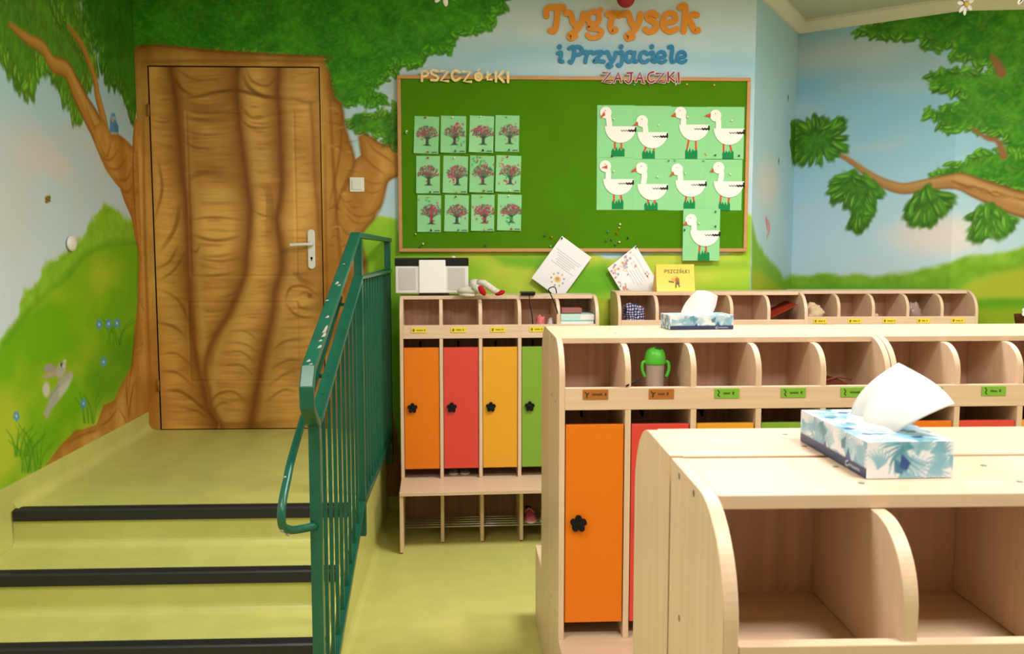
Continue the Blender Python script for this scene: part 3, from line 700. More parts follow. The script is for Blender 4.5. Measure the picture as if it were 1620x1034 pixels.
for l, wd, al, col in (([(300, 280), (400, 300), (490, 285)], 45, .4, D2), ([(280, 640), (380, 600), (500, 620)], 40, .3, D2), ([(640, 240), (700, 280), (740, 300)], 40, .35, D2), ([(300, 400), (400, 430), (520, 420)], 34, .35, TAN_L), ([(300, 740), (420, 730), (540, 750)], 44, .4, TAN_L), ([(600, 480), (650, 560), (640, 640)], 36, .35, TAN_L), ([(90, 480), (100, 600), (110, 800)], 36, .3, TAN_L), ([(840, 480), (860, 620), (850, 780)], 36, .3, TAN_L), ([(700, 660), (700, 860), (690, 1020)], 26, .35, D2), ([(60, 100), (110, 140), (160, 130)], 30, .3, D2), ([(880, 340), (890, 500), (900, 700)], 20, .3, D2)):
    cv.stroke(C7(l), wd / 3.337 * PX * 1.6, col, .05, al, fade=True)
for l, wd, al, col in (([(310, 420), (330, 560), (330, 680)], 50, .4, D2), ([(560, 430), (560, 560), (540, 680)], 50, .4, TAN_L), ([(780, 420), (790, 540), (760, 640)], 36, .35, TAN_L), ([(150, 320), (190, 420), (220, 560)], 40, .3, TAN_L), ([(250, 600), (300, 740), (350, 860)], 40, .45, D2), ([(450, 900), (500, 930), (560, 900)], 30, .35, TAN_L), ([(600, 800), (600, 880), (570, 950)], 40, .4, D2), ([(840, 170), (880, 200), (930, 220)], 30, .4, D2), ([(150, 940), (300, 960), (420, 970)], 24, .4, D2)):
    cv.stroke(C8(l), wd / 3.337 * PX * 1.6, col, .05, al, fade=True)
for f, wd in ((F1, [8, 12, 14, 16, 18, 22, 16]), (F2, [7, 11, 12, 13, 16, 14, 14]), (F3, [7, 10, 12, 17, 15, 15, 20]), (F5, [3, 6, 6, 4])):
    cv.stroke([(x + .012, y) for x, y in f], [x * PX * 1.1 for x in wd], (150, 92, 30), .04, .35); cv.stroke(f, [x * PX * .38 for x in wd], (118, 66, 14), .018, .6)
    cv.stroke([(x + .055, y) for x, y in f], .03, (214, 172, 92), .025, .45)
for l, wd, al in (([(200, 215), (300, 210), (400, 187), (510, 175), (600, 195), (700, 212), (800, 226)], 5, .75), ([(185, 100), (220, 165), (285, 205)], 5, .65), ([(545, 90), (580, 160), (650, 205), (720, 215)], 6, .7), ([(220, 240), (330, 275), (490, 262)], 16, .4), ([(215, 310), (330, 335), (500, 325)], 7, .35),
                  ([(250, 645), (330, 612), (445, 618)], 8, .45), ([(535, 330), (600, 372), (735, 368)], 4, .6), ([(265, 935), (400, 968), (545, 945)], 5, .55), ([(255, 860), (400, 846), (560, 862)], 3, .5), ([(230, 440), (300, 478), (410, 484)], 3.5, .55), ([(225, 380), (330, 408), (500, 405)], 3, .4),
                  ([(810, 226), (880, 238), (945, 236)], 4, .4), ([(560, 60), (600, 130), (680, 150), (725, 100)], 4, .5), ([(530, 250), (600, 320), (735, 300)], 4, .4), ([(190, 60), (300, 120), (480, 110)], 4, .4), ([(590, 805), (650, 835), (720, 845)], 3, .45), ([(100, 540), (120, 700), (80, 860)], 4, .5), ([(215, 760), (190, 900), (110, 1030)], 6, .5), ([(60, 330), (130, 345), (200, 320)], 3, .3), ([(660, 660), (690, 760), (680, 1000)], 12, .3)):
    cv.stroke(C7(l), wd * PX, (116, 66, 14), .007, al, fade=True)
for l, wd, al in (([(90, 150), (160, 110), (210, 20)], 4, .5), ([(110, 210), (190, 150), (240, 60)], 4, .5), ([(110, 260), (200, 310), (250, 400), (280, 520)], 4, .5), ([(80, 430), (180, 455), (250, 510)], 4, .55), ([(105, 600), (200, 600), (290, 680)], 3, .45), ([(110, 690), (200, 700), (300, 780)], 4, .45), ([(115, 795), (220, 800), (330, 880), (400, 950)], 5, .6), ([(200, 880), (300, 900), (380, 950)], 4, .5),
                  ([(360, 870), (420, 810), (500, 800), (560, 850)], 4, .55), ([(385, 905), (430, 860), (500, 870)], 3, .5), ([(440, 590), (540, 590), (620, 650)], 3, .45), ([(450, 540), (550, 545), (640, 600)], 3, .4), ([(470, 480), (560, 480), (640, 540)], 3, .35), ([(450, 660), (540, 660), (610, 720)], 3, .45), ([(770, 320), (800, 250), (880, 245), (950, 300)], 4, .6), ([(770, 330), (830, 395), (930, 410)], 4, .55), ([(830, 320), (860, 360), (930, 360)], 3, .5), ([(840, 290), (880, 275), (935, 310)], 3, .5), ([(885, 290), (915, 296)], 7, .7),
                  ([(700, 580), (780, 530), (880, 525)], 4, .45), ([(690, 680), (780, 635), (860, 635)], 4, .45), ([(690, 760), (780, 700), (840, 690)], 4, .4), ([(670, 850), (760, 790), (830, 800)], 4, .45), ([(300, 190), (420, 185), (540, 160)], 4, .4), ([(300, 90), (420, 110), (550, 90)], 4, .45), ([(420, 300), (480, 290), (520, 260)], 4, .35), ([(310, 960), (500, 975), (830, 965)], 10, .4), ([(250, 40), (300, 60), (320, 20)], 4, .5), ([(820, 160), (860, 210), (940, 240)], 8, .4)):
    cv.stroke(C8(l), wd * PX, (116, 66, 14), .007, al, fade=True)
# raised mouldings of the leaf: two panels, a groove round each
pan = [(C7([(247, 290)])[0], C7([(808, 0)])[0][0], C8([(0, 190)])[0][1]), ((C8([(247, 0)])[0][0], C8([(0, 330)])[0][1]), C8([(826, 0)])[0][0], C8([(0, 745)])[0][1])]
rel = np.zeros_like(U)
for (x0z1, x1, z0) in pan:
    x0, z1 = x0z1
    d = np.maximum(np.maximum(x0 - U, U - x1), np.maximum(z0 - V, V - z1))
    rel += np.exp(-(d / .006) ** 2) * .0035
YD = WALL_Y + .004
leaf = cv.mesh('door_leaf', 'mural_door', lambda U, V: (U, YD + rel, V), parent=door, smooth=True)
MB().box(DX0 - .02, DX1 + .02, WALL_Y + .02, WALL_Y + .05, LAND - .02, DZ1 + .02).build('door_rebate', 'dark_gap', door)
for z in (at_y(0, 173, WALL_Y)[2], at_y(0, 611, WALL_Y)[2]):
    m = MB(); m.tube([(DX0 - .004, WALL_Y - .008, z - .032), (DX0 - .004, WALL_Y - .008, z + .032)], .008, 10); m.build('hinge', mat('hinge_brown', (150, 100, 42), .4, .4), door)
pl = at_y(493, 394, WALL_Y)
m = MB(); hw, hh = .020, .112
pts = [(hw * math.cos(a), hh - hw + hw * math.sin(a)) for a in np.linspace(0, math.pi, 9)] + [(hw * math.cos(a), -hh + hw + hw * math.sin(a)) for a in np.linspace(math.pi, 2 * math.pi, 9)]
m.prism([(pl[0] + x, pl[2] + z) for x, z in pts], YD - .012, YD, 'y')
plate = m.build('handle_plate', 'white_plastic', door, .002)
hz = at_y(493, 386, WALL_Y)[2]; hx = pl[0]
m = MB(); m.lathe([(.014, -.045), (.014, -.010)], (hx, YD, hz), 14, 'y'); m.build('lever_neck', 'white_plastic', plate)
m = MB(); m.tube([(hx + .014, YD - .048, hz), (hx - .03, YD - .05, hz), (hx - .115, YD - .047, hz - .004)], .01, 4, flat=(.02, .016)); m.build('lever', 'white_plastic', plate, .004, 3)
kz = at_y(493, 408, WALL_Y)[2]
m = MB(); m.lathe([(.007, -.0128), (.007, -.011)], (hx, YD, kz), 12, 'y'); m.box(hx - .003, hx + .003, YD - .0128, YD - .011, kz - .016, kz); m.build('keyhole', 'ink', plate)

# ---------------------------------------------------------------- stairs and landing
st = thing('staircase', 'lime green vinyl stairs and landing with black nosing strips', 'stairs', (-1.2, 3.7, 0))
def part(m, name, material, parent, **k):
    o = m.build(name, material, parent, **k); o.matrix_parent_inverse = Matrix.Translation(-parent.location); return o
EDGE = [(3.69, .48), (3.37, .33), (3.07, .18)]
YB = [WALL_Y - .002, 3.69, 3.37]
for i, (y, z) in enumerate(EDGE):
    m = MB(); m.box(LEFT_X + .006, STR_X, y, YB[i], 0.001, z)
    if i:
        r = .035; pts = [(YB[i], z + r)] + [(YB[i] - r * (1 - math.cos(a)), z + r * (1 - math.sin(a))) for a in np.linspace(0, math.pi / 2, 7)] + [(YB[i], z)]
        m.prism([(p[0] - .0005, p[1]) for p in pts], LEFT_X + .006, STR_X, 'x')
    part(m, 'landing' if i == 0 else 'step', 'lime_vinyl', st)
    m = MB(); pts = [(y + .045, z), (y + .045, z + .004), (y - .006, z + .004), (y - .012, z - .002), (y - .012, z - .042), (y - .001, z - .042), (y - .001, z)]
    m.prism(pts, LEFT_X + .012, STR_X - .004, 'x')
    for q in (.008, .018, .028): m.box(LEFT_X + .012, STR_X - .004, y + q, y + q + .005, z + .004, z + .0055)
    part(m, 'nosing', 'nosing_black', st, bevel=.0015)
m = MB(); m.prism([(3.07 - .05, .0), (WALL_Y - .002, .0), (WALL_Y - .002, LAND - .0), (3.72, LAND - .0), (3.07 - .05, .14)], STR_X + .0005, STR_X + .012, 'x')
part(m, 'stringer', 'lime_vinyl', st)
r = .03; m = MB(); m.prism([(STR_X + .012, r)] + [(STR_X + .012 + r * (1 - math.cos(a)), r * (1 - math.sin(a))) for a in np.linspace(0, math.pi / 2, 6)] + [(STR_X + .012, 0.0005)], 3.02, WALL_Y - .03, 'y')
part(m, 'floor_cove', 'lime_vinyl', st)

# ---------------------------------------------------------------- railing
ra = thing('stair_railing', 'chipped dark green metal stair railing with thin upright bars', 'railing', (RAIL_X, 3.9, 0))
X = RAIL_X + .024
def rp(m, n, mt='rail_green', **k): return part(m, n, mt, ra, **k)
def zr(y): return 1.405 if y > 3.85 else 1.405 - (3.85 - y) * .354        # under the lower rail
def zb(y): return .452 if y > 3.85 else max(.05, .452 - (3.85 - y) * .42)
PW = .034
m = MB(); m.tube([(X, 5.25, 1.565), (X, 3.80, 1.585), (X, 2.665, 1.19), (X, 2.628, 1.14), (X, 2.632, 1.085), (X, 2.70, 1.03), (X, 2.745, 1.012)], 1, flat=(.042, .022)); rp(m, 'handrail', bevel=.004)
m = MB(); m.tube([(X, 5.25, 1.39), (X, 3.86, 1.408), (X, 2.76, 1.015)], 1, flat=(.042, .016)); rp(m, 'lower_rail', bevel=.003)
m = MB(); m.tube([(X, 5.25, .44), (X, 3.85, .44), (X, 2.76, .02 + (.0))], 1, flat=(.03, .03)); rp(m, 'bottom_rail', bevel=.002)
for y, z0, z1 in ((2.745, 0.002, 1.03), (3.87, .30, 1.572), (5.20, .29, 1.555)):
    m = MB(); m.box(X - PW / 2, X + PW / 2, y - PW / 2, y + PW / 2, z0, z1); rp(m, 'post', bevel=.002)
y = 2.91
while y < 5.15:
    if abs(y - 3.87) > .04:
        m = MB(); m.box(X - .006, X + .006, y - .006, y + .006, zb(y) - .03, zr(y) + .005); rp(m, 'baluster')
    y += .115
# low child's handrail on the stair side, looped back into the first post
c = RAIL_X - .045
pts = [(c, 3.80, 1.325), (c, 2.84, .953), (c, 2.66, .862), (c, 2.585, .81), (c, 2.572, .775), (c, 2.59, .745), (c + .012, 2.63, .722), (c + .03, 2.68, .708), (X, 2.735, .70)]
m = MB(); m.tube([tuple(p) for p in catmull(pts, 4)], .0125, 10); rp(m, 'low_handrail')
for y in (3.75, 3.2): m = MB(); m.tube([(c, y, 1.325 - (3.80 - y) * .3875), (X, y, 1.325 - (3.80 - y) * .3875 - .01)], .008, 6); rp(m, 'rail_bracket')
rr = random.Random(5)
def hr(y): return 1.585 - (3.80 - y) * .348
for y, L, off in ((3.27, .022, .0), (3.25, .012, .010), (2.99, .016, .008), (2.90, .05, .015), (2.86, .03, .017), (2.82, .012, .012), (2.78, .02, .016), (2.69, .014, -.002), (2.67, .007, .008), (3.45, .006, .0), (3.12, .008, -.012)):
    m = MB(); L *= 1.15
    pg = [(X + off - .008, -L / 2), (X + off + .002, -L / 2 * .7), (X + off + .0035, L * .1), (X + off + .001, L / 2), (X + off - .004, L * .3)]
    vs = [(a, y + b, hr(y + b) + .0124) for a, b in pg]; m.add(vs + [(a, b_, z - .003) for a, b_, z in vs], [(0, 1, 2, 3, 4), (9, 8, 7, 6, 5)] + [(i, i + 5, (i + 1) % 5 + 5, (i + 1) % 5) for i in range(5)])
    rp(m, 'paint_chip', 'rail_chip')
for (x_, y_, z_) in ((c - .004, 2.655, .849), (c - .002, 2.668, .866), (c, 2.592, .739), (c + .01, 2.625, .717)):
    m = MB(); m.blob((x_ - .002, y_ - .006, z_ + (.004 if z_ > .8 else -.003)), (.006, .010, .006), 3, .2, 10, 6); rp(m, 'paint_chip', 'rail_chip')
# ================================================================== CUBBY CABINETS
P_, T_, D_, HT = .205, .018, .29, 1.255
W_ = 5 * P_ + T_
def curve(r, h, z0, n=20): return [(r - r * math.cos(a), z0 + h * math.sin(a)) for a in np.linspace(0, math.pi / 2, n)]
def make_cabinet():
    c = thing('cubby_cabinet', 'proto', 'cabinet')
    side = [(D_, .31), (0, .31)] + curve(.125, .125, HT - .125) + [(D_, HT)]
    for x in (0, W_ - T_):
        MB().prism(side, x, x + T_, 'x').build('side_panel', 'maple_upright', c, .0015)
        MB().box(x, x + T_, -.255, D_, .006, .292).build('end_panel', 'maple_upright', c, .0015)
    MB().box(T_, W_ - T_, .10, D_, HT - .019, HT - .001).build('top_board', 'maple_level', c, .0015)
    MB().box(0, W_, -.262, D_ - .004, .292, .31).build('bench_seat', 'maple_level', c, .002)
    MB().box(T_, W_ - T_, .018, D_ - .006, 1.041, 1.059).build('shelf', 'maple_level', c)
    MB().box(T_, W_ - T_, .0, .018, 1.041, 1.110).build('label_rail', 'maple_level', c, .0015)
    MB().box(T_, W_ - T_, D_ - .006, D_, .31, HT - .02).build('back_panel', 'back_board', c)
    MB().box(T_, W_ - T_, D_ - .03, D_ - .024, .006, .29).build('bench_back', 'back_board', c)
    dv = [(D_ - .007, 1.06), (.006, 1.06), (.006, 1.15)] + [(.006 + y, z) for y, z in curve(.085, .0855, 1.15)] + [(D_ - .007, HT - .0195)]
    for k in range(1, 5):
        x = k * P_
        MB().prism(dv, x, x + T_, 'x').build('divider', 'maple_upright', c, .0012)
        MB().box(x, x + T_, .001, D_ - .007, .3105, 1.0405).build('partition', 'maple_upright', c, .0012)
        MB().box(x, x + T_, -.105, D_ - .03, .006, .2915).build('bench_leg', 'maple_upright', c, .0012)
    cols = ['door_orange', 'door_red', 'door_yellow', 'door_green', 'door_blue']
    knob = MB()
    kx, kz = .044, .683
    def prad(a):
        d = (a + math.pi / 5) % (2 * math.pi / 5) - math.pi / 5; R_, q_ = .0165, .0100
        return R_ * math.cos(d) + math.sqrt(max(q_ * q_ - (R_ * math.sin(d)) ** 2, 0))
    pet = [(kx + prad(a) * math.cos(a + .3), kz + prad(a) * math.sin(a + .3)) for a in np.linspace(0, 2 * math.pi, 60, endpoint=False)]
    knob.prism(pet, -.008, .006, 'y'); knob.lathe([(.010, -.010), (.010, -.008)], (kx, 0, kz), 14, 'y')
    for k in range(5):
        x = k * P_ + T_
        d = MB().box(.003, P_ - T_ - .003, .006, .022, .362, .994).build('door', cols[k], c, .0012)
        d.location.x = x; d['label'] = cols[k].split('_')[1] + ' door with black flower knob'
        kb = knob.build('knob', 'black_plastic', d, .002)
        h = MB(); h.tube([(x + .085, D_ - .008, .985), (x + .085, D_ - .03, .985), (x + .085, D_ - .05, .972), (x + .085, D_ - .055, .995)], .004, 6); h.blob((x + .085, D_ - .055, .998), (.007, .007, .007), 0, 0, 8, 6)
        h.build('coat_hook', 'black_plastic', c)
    for k, y in enumerate((-.09, -.05, -.01, .03, .07)):
        MB().tube([(T_, y, .082), (W_ - T_, y, .082)], .0042, 6).build('shoe_rod', 'steel', c)
    fm = MB().lathe([(.006, .0), (.006, .007)], (0, 0, 0), 8)
    for k in range(6):
        x = k * P_ + T_ / 2
        for y in ((-.24, .25) if k in (0, 5) else (-.09, .25)):
            f = MB().lathe([(.0065, 0.0), (.0065, .0065)], (x, y, 0), 8).build('foot', 'black_plastic', c)
    for k in range(6):
        x = k * P_ + T_ / 2
        for y in (.15, .235):
            if 0 < k < 5: MB().lathe([(.0045, HT - .0012), (.004, HT - .0004)], (x, y, 0), 10).build('screw_cap', 'screw_grey', c)
    for y, z in ((.15, HT - .012), (.235, HT - .012), (.10, 1.05), (.22, 1.05), (.10, .36), (.22, .36)):
        m = MB(); m.add([(-.0006, y + .0045 * math.cos(a), z + .0045 * math.sin(a)) for a in np.linspace(0, 6.283, 10, endpoint=False)] + [(.001, y + .0045 * math.cos(a), z + .0045 * math.sin(a)) for a in np.linspace(0, 6.283, 10, endpoint=False)], [tuple(range(10)), tuple(range(19, 9, -1))] + [(i, i + 10, (i + 1) % 10 + 10, (i + 1) % 10) for i in range(10)])
        m.build('screw_cap', 'screw_grey', c)
    return c
proto = make_cabinet()
mat('tag_yellow', (228, 206, 62), .4, .4); mat('tag_brown', (170, 104, 44), .5, .3); mat('tag_green', (122, 178, 56), .45, .4)
def name_tag(cab, k, kind, dx=0, rot=0, seed=0):
    r = random.Random(seed); cx = k * P_ + T_ + (P_ - T_) / 2 + dx; cz = 1.090 if kind != 'yellow' else 1.085
    w2, h2 = (.039, .0155) if kind != 'yellow' else (.040, .0135)
    t = MB().box(-w2, w2, -.0025, .0, -h2, h2).build('name_tag', 'tag_' + kind, cab, .0008); t.location = (cx, -.0005, cz); t.rotation_euler.y = rot
    t['label'] = kind + ' name tag'
    m = MB()
    ic = -w2 + .013
    if kind == 'yellow': m.ribbon([(ic, -.006), (ic - .004, 0), (ic, .006), (ic + .004, .001), (ic, -.004)], .0035, -.0026, -.0031)
    elif kind == 'brown': m.ribbon([(ic - .006, .008), (ic, 0), (ic + .006, .005)], .003, -.0026, -.0031); m.ribbon([(ic, .002), (ic - .001, -.009)], .004, -.0026, -.0031)
    else: m.ribbon([(ic - .003, .010), (ic + .002, .003), (ic - .002, -.004), (ic + .003, -.010)], .003, -.0026, -.0031)
    x = ic + .015
    n = r.randint(4, 6)
    pts = []
    for i in range(n * 2): pts.append((x + i * .0029, (-.003 if i % 2 else .0025 * r.uniform(.6, 1.6))))
    m.ribbon(pts, .0016, -.0026, -.0031)
    x += n * 2 * .0029 + .006
    m.ribbon([(x, -.004), (x, .004), (x + .004, .003), (x + .001, 0), (x + .004, -.003)], .0016, -.0026, -.0031)
    m.build('print', mat('tag_ink', (70, 62, 24), .6, .2), t)
def place(label, x, y, deg, flip=False, sy=1.0, first=False, sz=1.0):
    c = proto if first else copy_tree(proto)
    a = math.radians(deg)
    if flip:      # faces away: its back at (x,y) line
        c.rotation_euler = (0, 0, a + math.pi)
    else: c.rotation_euler = (0, 0, a)
    c.location = (x, y, 0); c.scale = (1, sy, sz)
    c['label'] = label; c['group'] = 'maple cubby cabinets'
    return c
RUN = math.radians(.6); CXD, SXD = math.cos(RUN), math.sin(RUN)
AX, AY, SYA = .266, 2.775, 1.06
cabL = place('cubby cabinet against the back wall beside the stair railing, with radio on top', -.376, 4.735, 2.3, first=True, sz=1.014)
cabA = place('cubby cabinet holding the green sippy cup, in the middle row', AX, AY, .6, sy=SYA)
cabB = place('cubby cabinet on the right of the middle row, cut by the frame', AX + (W_ + .003) * CXD, AY + (W_ + .003) * SXD, .6, sy=SYA)
bd = (D_ * SYA * 2 + .010)
cabC = place('cubby cabinet facing the back wall, under the smaller-looking tissue box', AX + W_ * CXD - bd * SXD, AY + W_ * SXD + bd * CXD, .6, True, SYA)
cabD = place('cubby cabinet facing the back wall, right end of the middle row', AX + (2 * W_ + .003) * CXD - bd * SXD, AY + (2 * W_ + .003) * SXD + bd * CXD, .6, True, SYA)
EX, EY = .277, .972
cabE = place('nearest cubby cabinet with two big open cubbies at the lower right', EX, EY, -.6)
cabF = place('cubby cabinet backing onto the nearest one, under the large tissue box', EX + W_ + .007, EY + 2 * D_ + .004, -.6, True)
G1X, G2X = .790, 1.922
cabG = place('cubby cabinet below the geese, with the checked bag in its first cubby', G1X, 4.92, 0, sz=1.02)
cabH = place('cubby cabinet in the wall recess at the right, with the crumpled plastic bag', G2X, 5.235, 0, sz=1.01)
for k in range(4): name_tag(cabL, k, 'yellow', -.012, 0.0, 10 + k)
for k, kd in enumerate(('brown', 'brown', 'green', 'green', 'green')): name_tag(cabA, k, kd, (0, 0, .0, .005, -.01)[k], 0, 20 + k)
for k in range(3): name_tag(cabB, k, 'green', .012, 0, 30 + k)
for k in range(5): name_tag(cabH, k, 'yellow', -.01, 0, 40 + k)
bpy.context.view_layer.update()
def on_top(cab, u, v, z=HT): return cab.matrix_basis @ Vector((u, v, z))

# ================================================================== NOTICE BOARD AND WHAT IS PINNED TO IT
BF = WALL_Y - .022                                   # face of the felt
b0, b1 = at_y(628.5, 120, WALL_Y), at_y(1179, 398, WALL_Y)
bx0, bx1, bz0, bz1 = b0[0], b1[0], b1[2], b0[2]
board = thing('notice_board', 'large green felt notice board with wooden frame on the painted wall', 'notice board', ((bx0 + bx1) / 2, WALL_Y, bz0))
def bp(m, n, mt, **k): return part(m, n, mt, board, **k)
FRW = .020
bp(MB().box(bx0 + .005, bx1 - .005, BF, WALL_Y - .002, bz0 + .005, bz1 - .005), 'felt_panel', 'felt')
for a, b, c, d in ((bx0, bx1, bz0, bz0 + FRW), (bx0, bx1, bz1 - FRW, bz1), (bx0, bx0 + FRW, bz0 + FRW, bz1 - FRW), (bx1 - FRW, bx1, bz0 + FRW, bz1 - FRW)):
    bp(MB().box(a, b, BF - .010, WALL_Y - .001, c, d), 'frame_rail', 'board_frame', bevel=.003)
def bw_(x, y, off=0.0):                              # a sight line onto the board face
    p = at_y(x, y, BF - off); return (p[0], p[2])

def sheet(cv, name, label, cat, corner, origin, bend, group=None, thick=.0006, yb=BF - .002, material='print', parent=None):
    """paper sheet with print: canvas uv in metres from the lower left corner; bend(u,v) is how far it stands off"""
    pass
# --- twelve blossom-tree paintings
rows_y = [(65, 358), (376, 670), (681, 970)]
cols_x = [[(67, 262), (277, 477), (498, 689), (702, 890)], [(87, 275), (293, 488), (502, 692), (705, 900)], [(95, 283), (305, 495), (515, 697), (718, 905)]]
ordn = ['first', 'second', 'third', 'fourth']; rown = ['top', 'middle', 'bottom']
feat = [['pink crown leaning left', 'big pink blobs and a green smudge', 'tall pink twigs', 'pale pink smudge at the right'], ['dark wide crown', 'dense round pink crown', 'green dabs above the crown', 'bright red patch on the right'],
        ['red streak down its right side', 'small pink crown with a drip', 'pink painted over the trunk', 'green splash under the crown']]
pcols = {'r': (196, 44, 40), 'w': (236, 236, 228), 'g': (24, 110, 60), 'b': (40, 110, 170), 'y': (224, 196, 40), 'k': (24, 28, 60), 't': (20, 90, 90), 'm': (120, 200, 140), 'o': (214, 110, 50)}
PIN = {}
def pin(x, y, col, label, off=.002):
    k = col
    if k not in PIN:
        mat('pin_' + k, pcols[k], .35, .5)
        m = MB(); m.lathe([(.0007, .008), (.0007, -.001)], (0, 0, 0), 6, 'y'); m.lathe([(.005, -.001), (.0048, -.003), (.0028, -.0045), (.0026, -.009), (.0046, -.0105), (.0048, -.013), (.003, -.0138)], (0, 0, 0), 12, 'y')
        PIN[k] = m.build('push_pin', 'pin_' + k); o = PIN[k]
    else: o = PIN[k].copy(); COL.objects.link(o)
    p = at_y(x, y, BF - off); o.location = (p[0], BF - off, p[2])
    o.rotation_euler = (random.uniform(-.3, .3), 0, random.uniform(-.3, .3))
    tag(o, label, 'push pin', 'push pins on the notice board'); return o
cname = {'r': 'red', 'w': 'white', 'g': 'green', 'b': 'blue', 'y': 'yellow', 'k': 'black', 't': 'teal', 'm': 'pale green', 'o': 'orange'}
pins_top = ['rwwm', 'rwyr', 'ygyw']; pins_bot = ['rbkb', 'gyrw', 'kbyr']
for r in range(3):
    for c in range(4):
        x0, x1 = [640 + v / 4.925 for v in cols_x[r][c]]; y0, y1 = [170 + v / 4.925 for v in rows_y[r]]
        y0 -= c * .4; y1 -= c * .9
        (a0, zt), (a1, zb_) = bw_(x0, y0), bw_(x1, y1)
        w2, h2 = a1 - a0, zt - zb_
        cv = Canvas(0, w2, 0, h2, .0036)
        rs = random.Random(200 + r * 4 + c)
        cv.rgb[:] = np.asarray((146, 212, 152)) + rs.uniform(-5, 5)
        mx = w2 * rs.uniform(.52, .62)
        cv.poly([(mx - .026, h2 * .215), (mx - .008, h2 * .26), (mx - .007, h2 * .42), (mx + .007, h2 * .42), (mx + .009, h2 * .26), (mx + .024, h2 * .215)], (58, 74, 62), .003)
        for k in range(9):
            th = math.pi * (.08 + .84 * k / 8); L = h2 * rs.uniform(.2, .34)
            cv.stroke([(mx, h2 * .38), (mx + .5 * L * math.cos(th), h2 * .42 + .5 * L * math.sin(th)), (mx + L * math.cos(th), h2 * .44 + L * math.sin(th))], [.006, .004, .002], (58, 78, 62), .003, .9)
        dense = rs.randint(150, 190)
        for k in range(dense):
            th = rs.uniform(-.2, math.pi + .2); L = h2 * .31 * math.sqrt(rs.random())
            u, v = mx + L * math.cos(th) * .95, h2 * .50 + L * math.sin(th) * .8
            col = (176, 62, 92) if rs.random() < .5 else ((62, 84, 68) if rs.random() < .75 else (96, 150, 100))
            cv.ell(u, v, rs.uniform(.0025, .005), rs.uniform(.0025, .004), rs.uniform(0, 3), col, .5, rs.uniform(.6, .95))
        def dab(fx, fy, n, col, s_=.02):
            for k in range(n): cv.ell(w2 * fx + rs.gauss(0, s_), h2 * fy + rs.gauss(0, s_ * .8), rs.uniform(.004, .008), rs.uniform(.004, .006), rs.uniform(0, 3), col, .5, .7)
        PK, GN = (200, 50, 92), (40, 160, 76)
        for q in {(0, 0): [(.35, .48, 6, PK)], (0, 1): [(.62, .72, 9, PK), (.78, .46, 8, PK), (.7, .38, 7, GN)], (0, 2): [(.2, .56, 9, PK), (.62, .62, 8, PK)], (0, 3): [(.85, .68, 8, (190, 110, 120)), (.68, .38, 7, (180, 130, 120))],
                  (1, 0): [(.5, .5, 8, (170, 60, 80))], (1, 1): [(.45, .5, 14, PK), (.4, .38, 6, PK)], (1, 2): [(.28, .88, 9, GN), (.18, .76, 6, GN), (.55, .84, 9, PK), (.6, .42, 5, PK)], (1, 3): [(.25, .76, 9, (190, 80, 100)), (.78, .6, 12, (214, 40, 70)), (.5, .32, 8, PK), (.62, .46, 5, GN)],
                  (2, 0): [(.6, .62, 12, PK), (.62, .44, 8, PK), (.68, .3, 6, PK), (.35, .84, 4, GN)], (2, 1): [(.4, .6, 8, PK), (.76, .46, 7, PK)], (2, 2): [(.35, .6, 10, PK), (.66, .56, 10, PK), (.5, .42, 10, PK), (.5, .3, 6, (170, 60, 80))], (2, 3): [(.45, .58, 12, PK), (.55, .34, 16, GN), (.3, .48, 6, PK)]}[(r, c)]: dab(*q)
        cv.stroke([(w2 - .034, .008), (w2 - .022, .010), (w2 - .008, .009)], .005, (40, 44, 40), .002, .9)
        bt = rs.uniform(.004, .014)
        o = cv.mesh('tree_painting', 'print', lambda U, V: (U, -.0015 - bt * np.clip(1 - V / h2, 0, 1) ** 2 * np.clip(2.0 * np.abs(U / w2 - .5), 0.2, 1), V), smooth=True)
        md = o.modifiers.new('thickness', 'SOLIDIFY'); md.thickness = .0005; md.offset = 0
        o.location = (a0, BF - .001, zb_); o.rotation_euler.y = rs.uniform(.0, .035)
        tag(o, '%s row, %s painted tree sheet from left, %s' % (rown[r], ordn[c], feat[r][c]), 'painting', 'blossom tree paintings')
        xm = (x0 + x1) / 2
        pin(xm, y0 + 3, pins_top[r][c], '%s push pin at the top of the %s painting in the %s row' % (cname[pins_top[r][c]], ordn[c], rown[r]), .003)
        pin(xm + 4, y1 - 2.5, pins_bot[r][c], '%s push pin at the bottom of the %s painting in the %s row' % (cname[pins_bot[r][c]], ordn[c], rown[r]), .008)
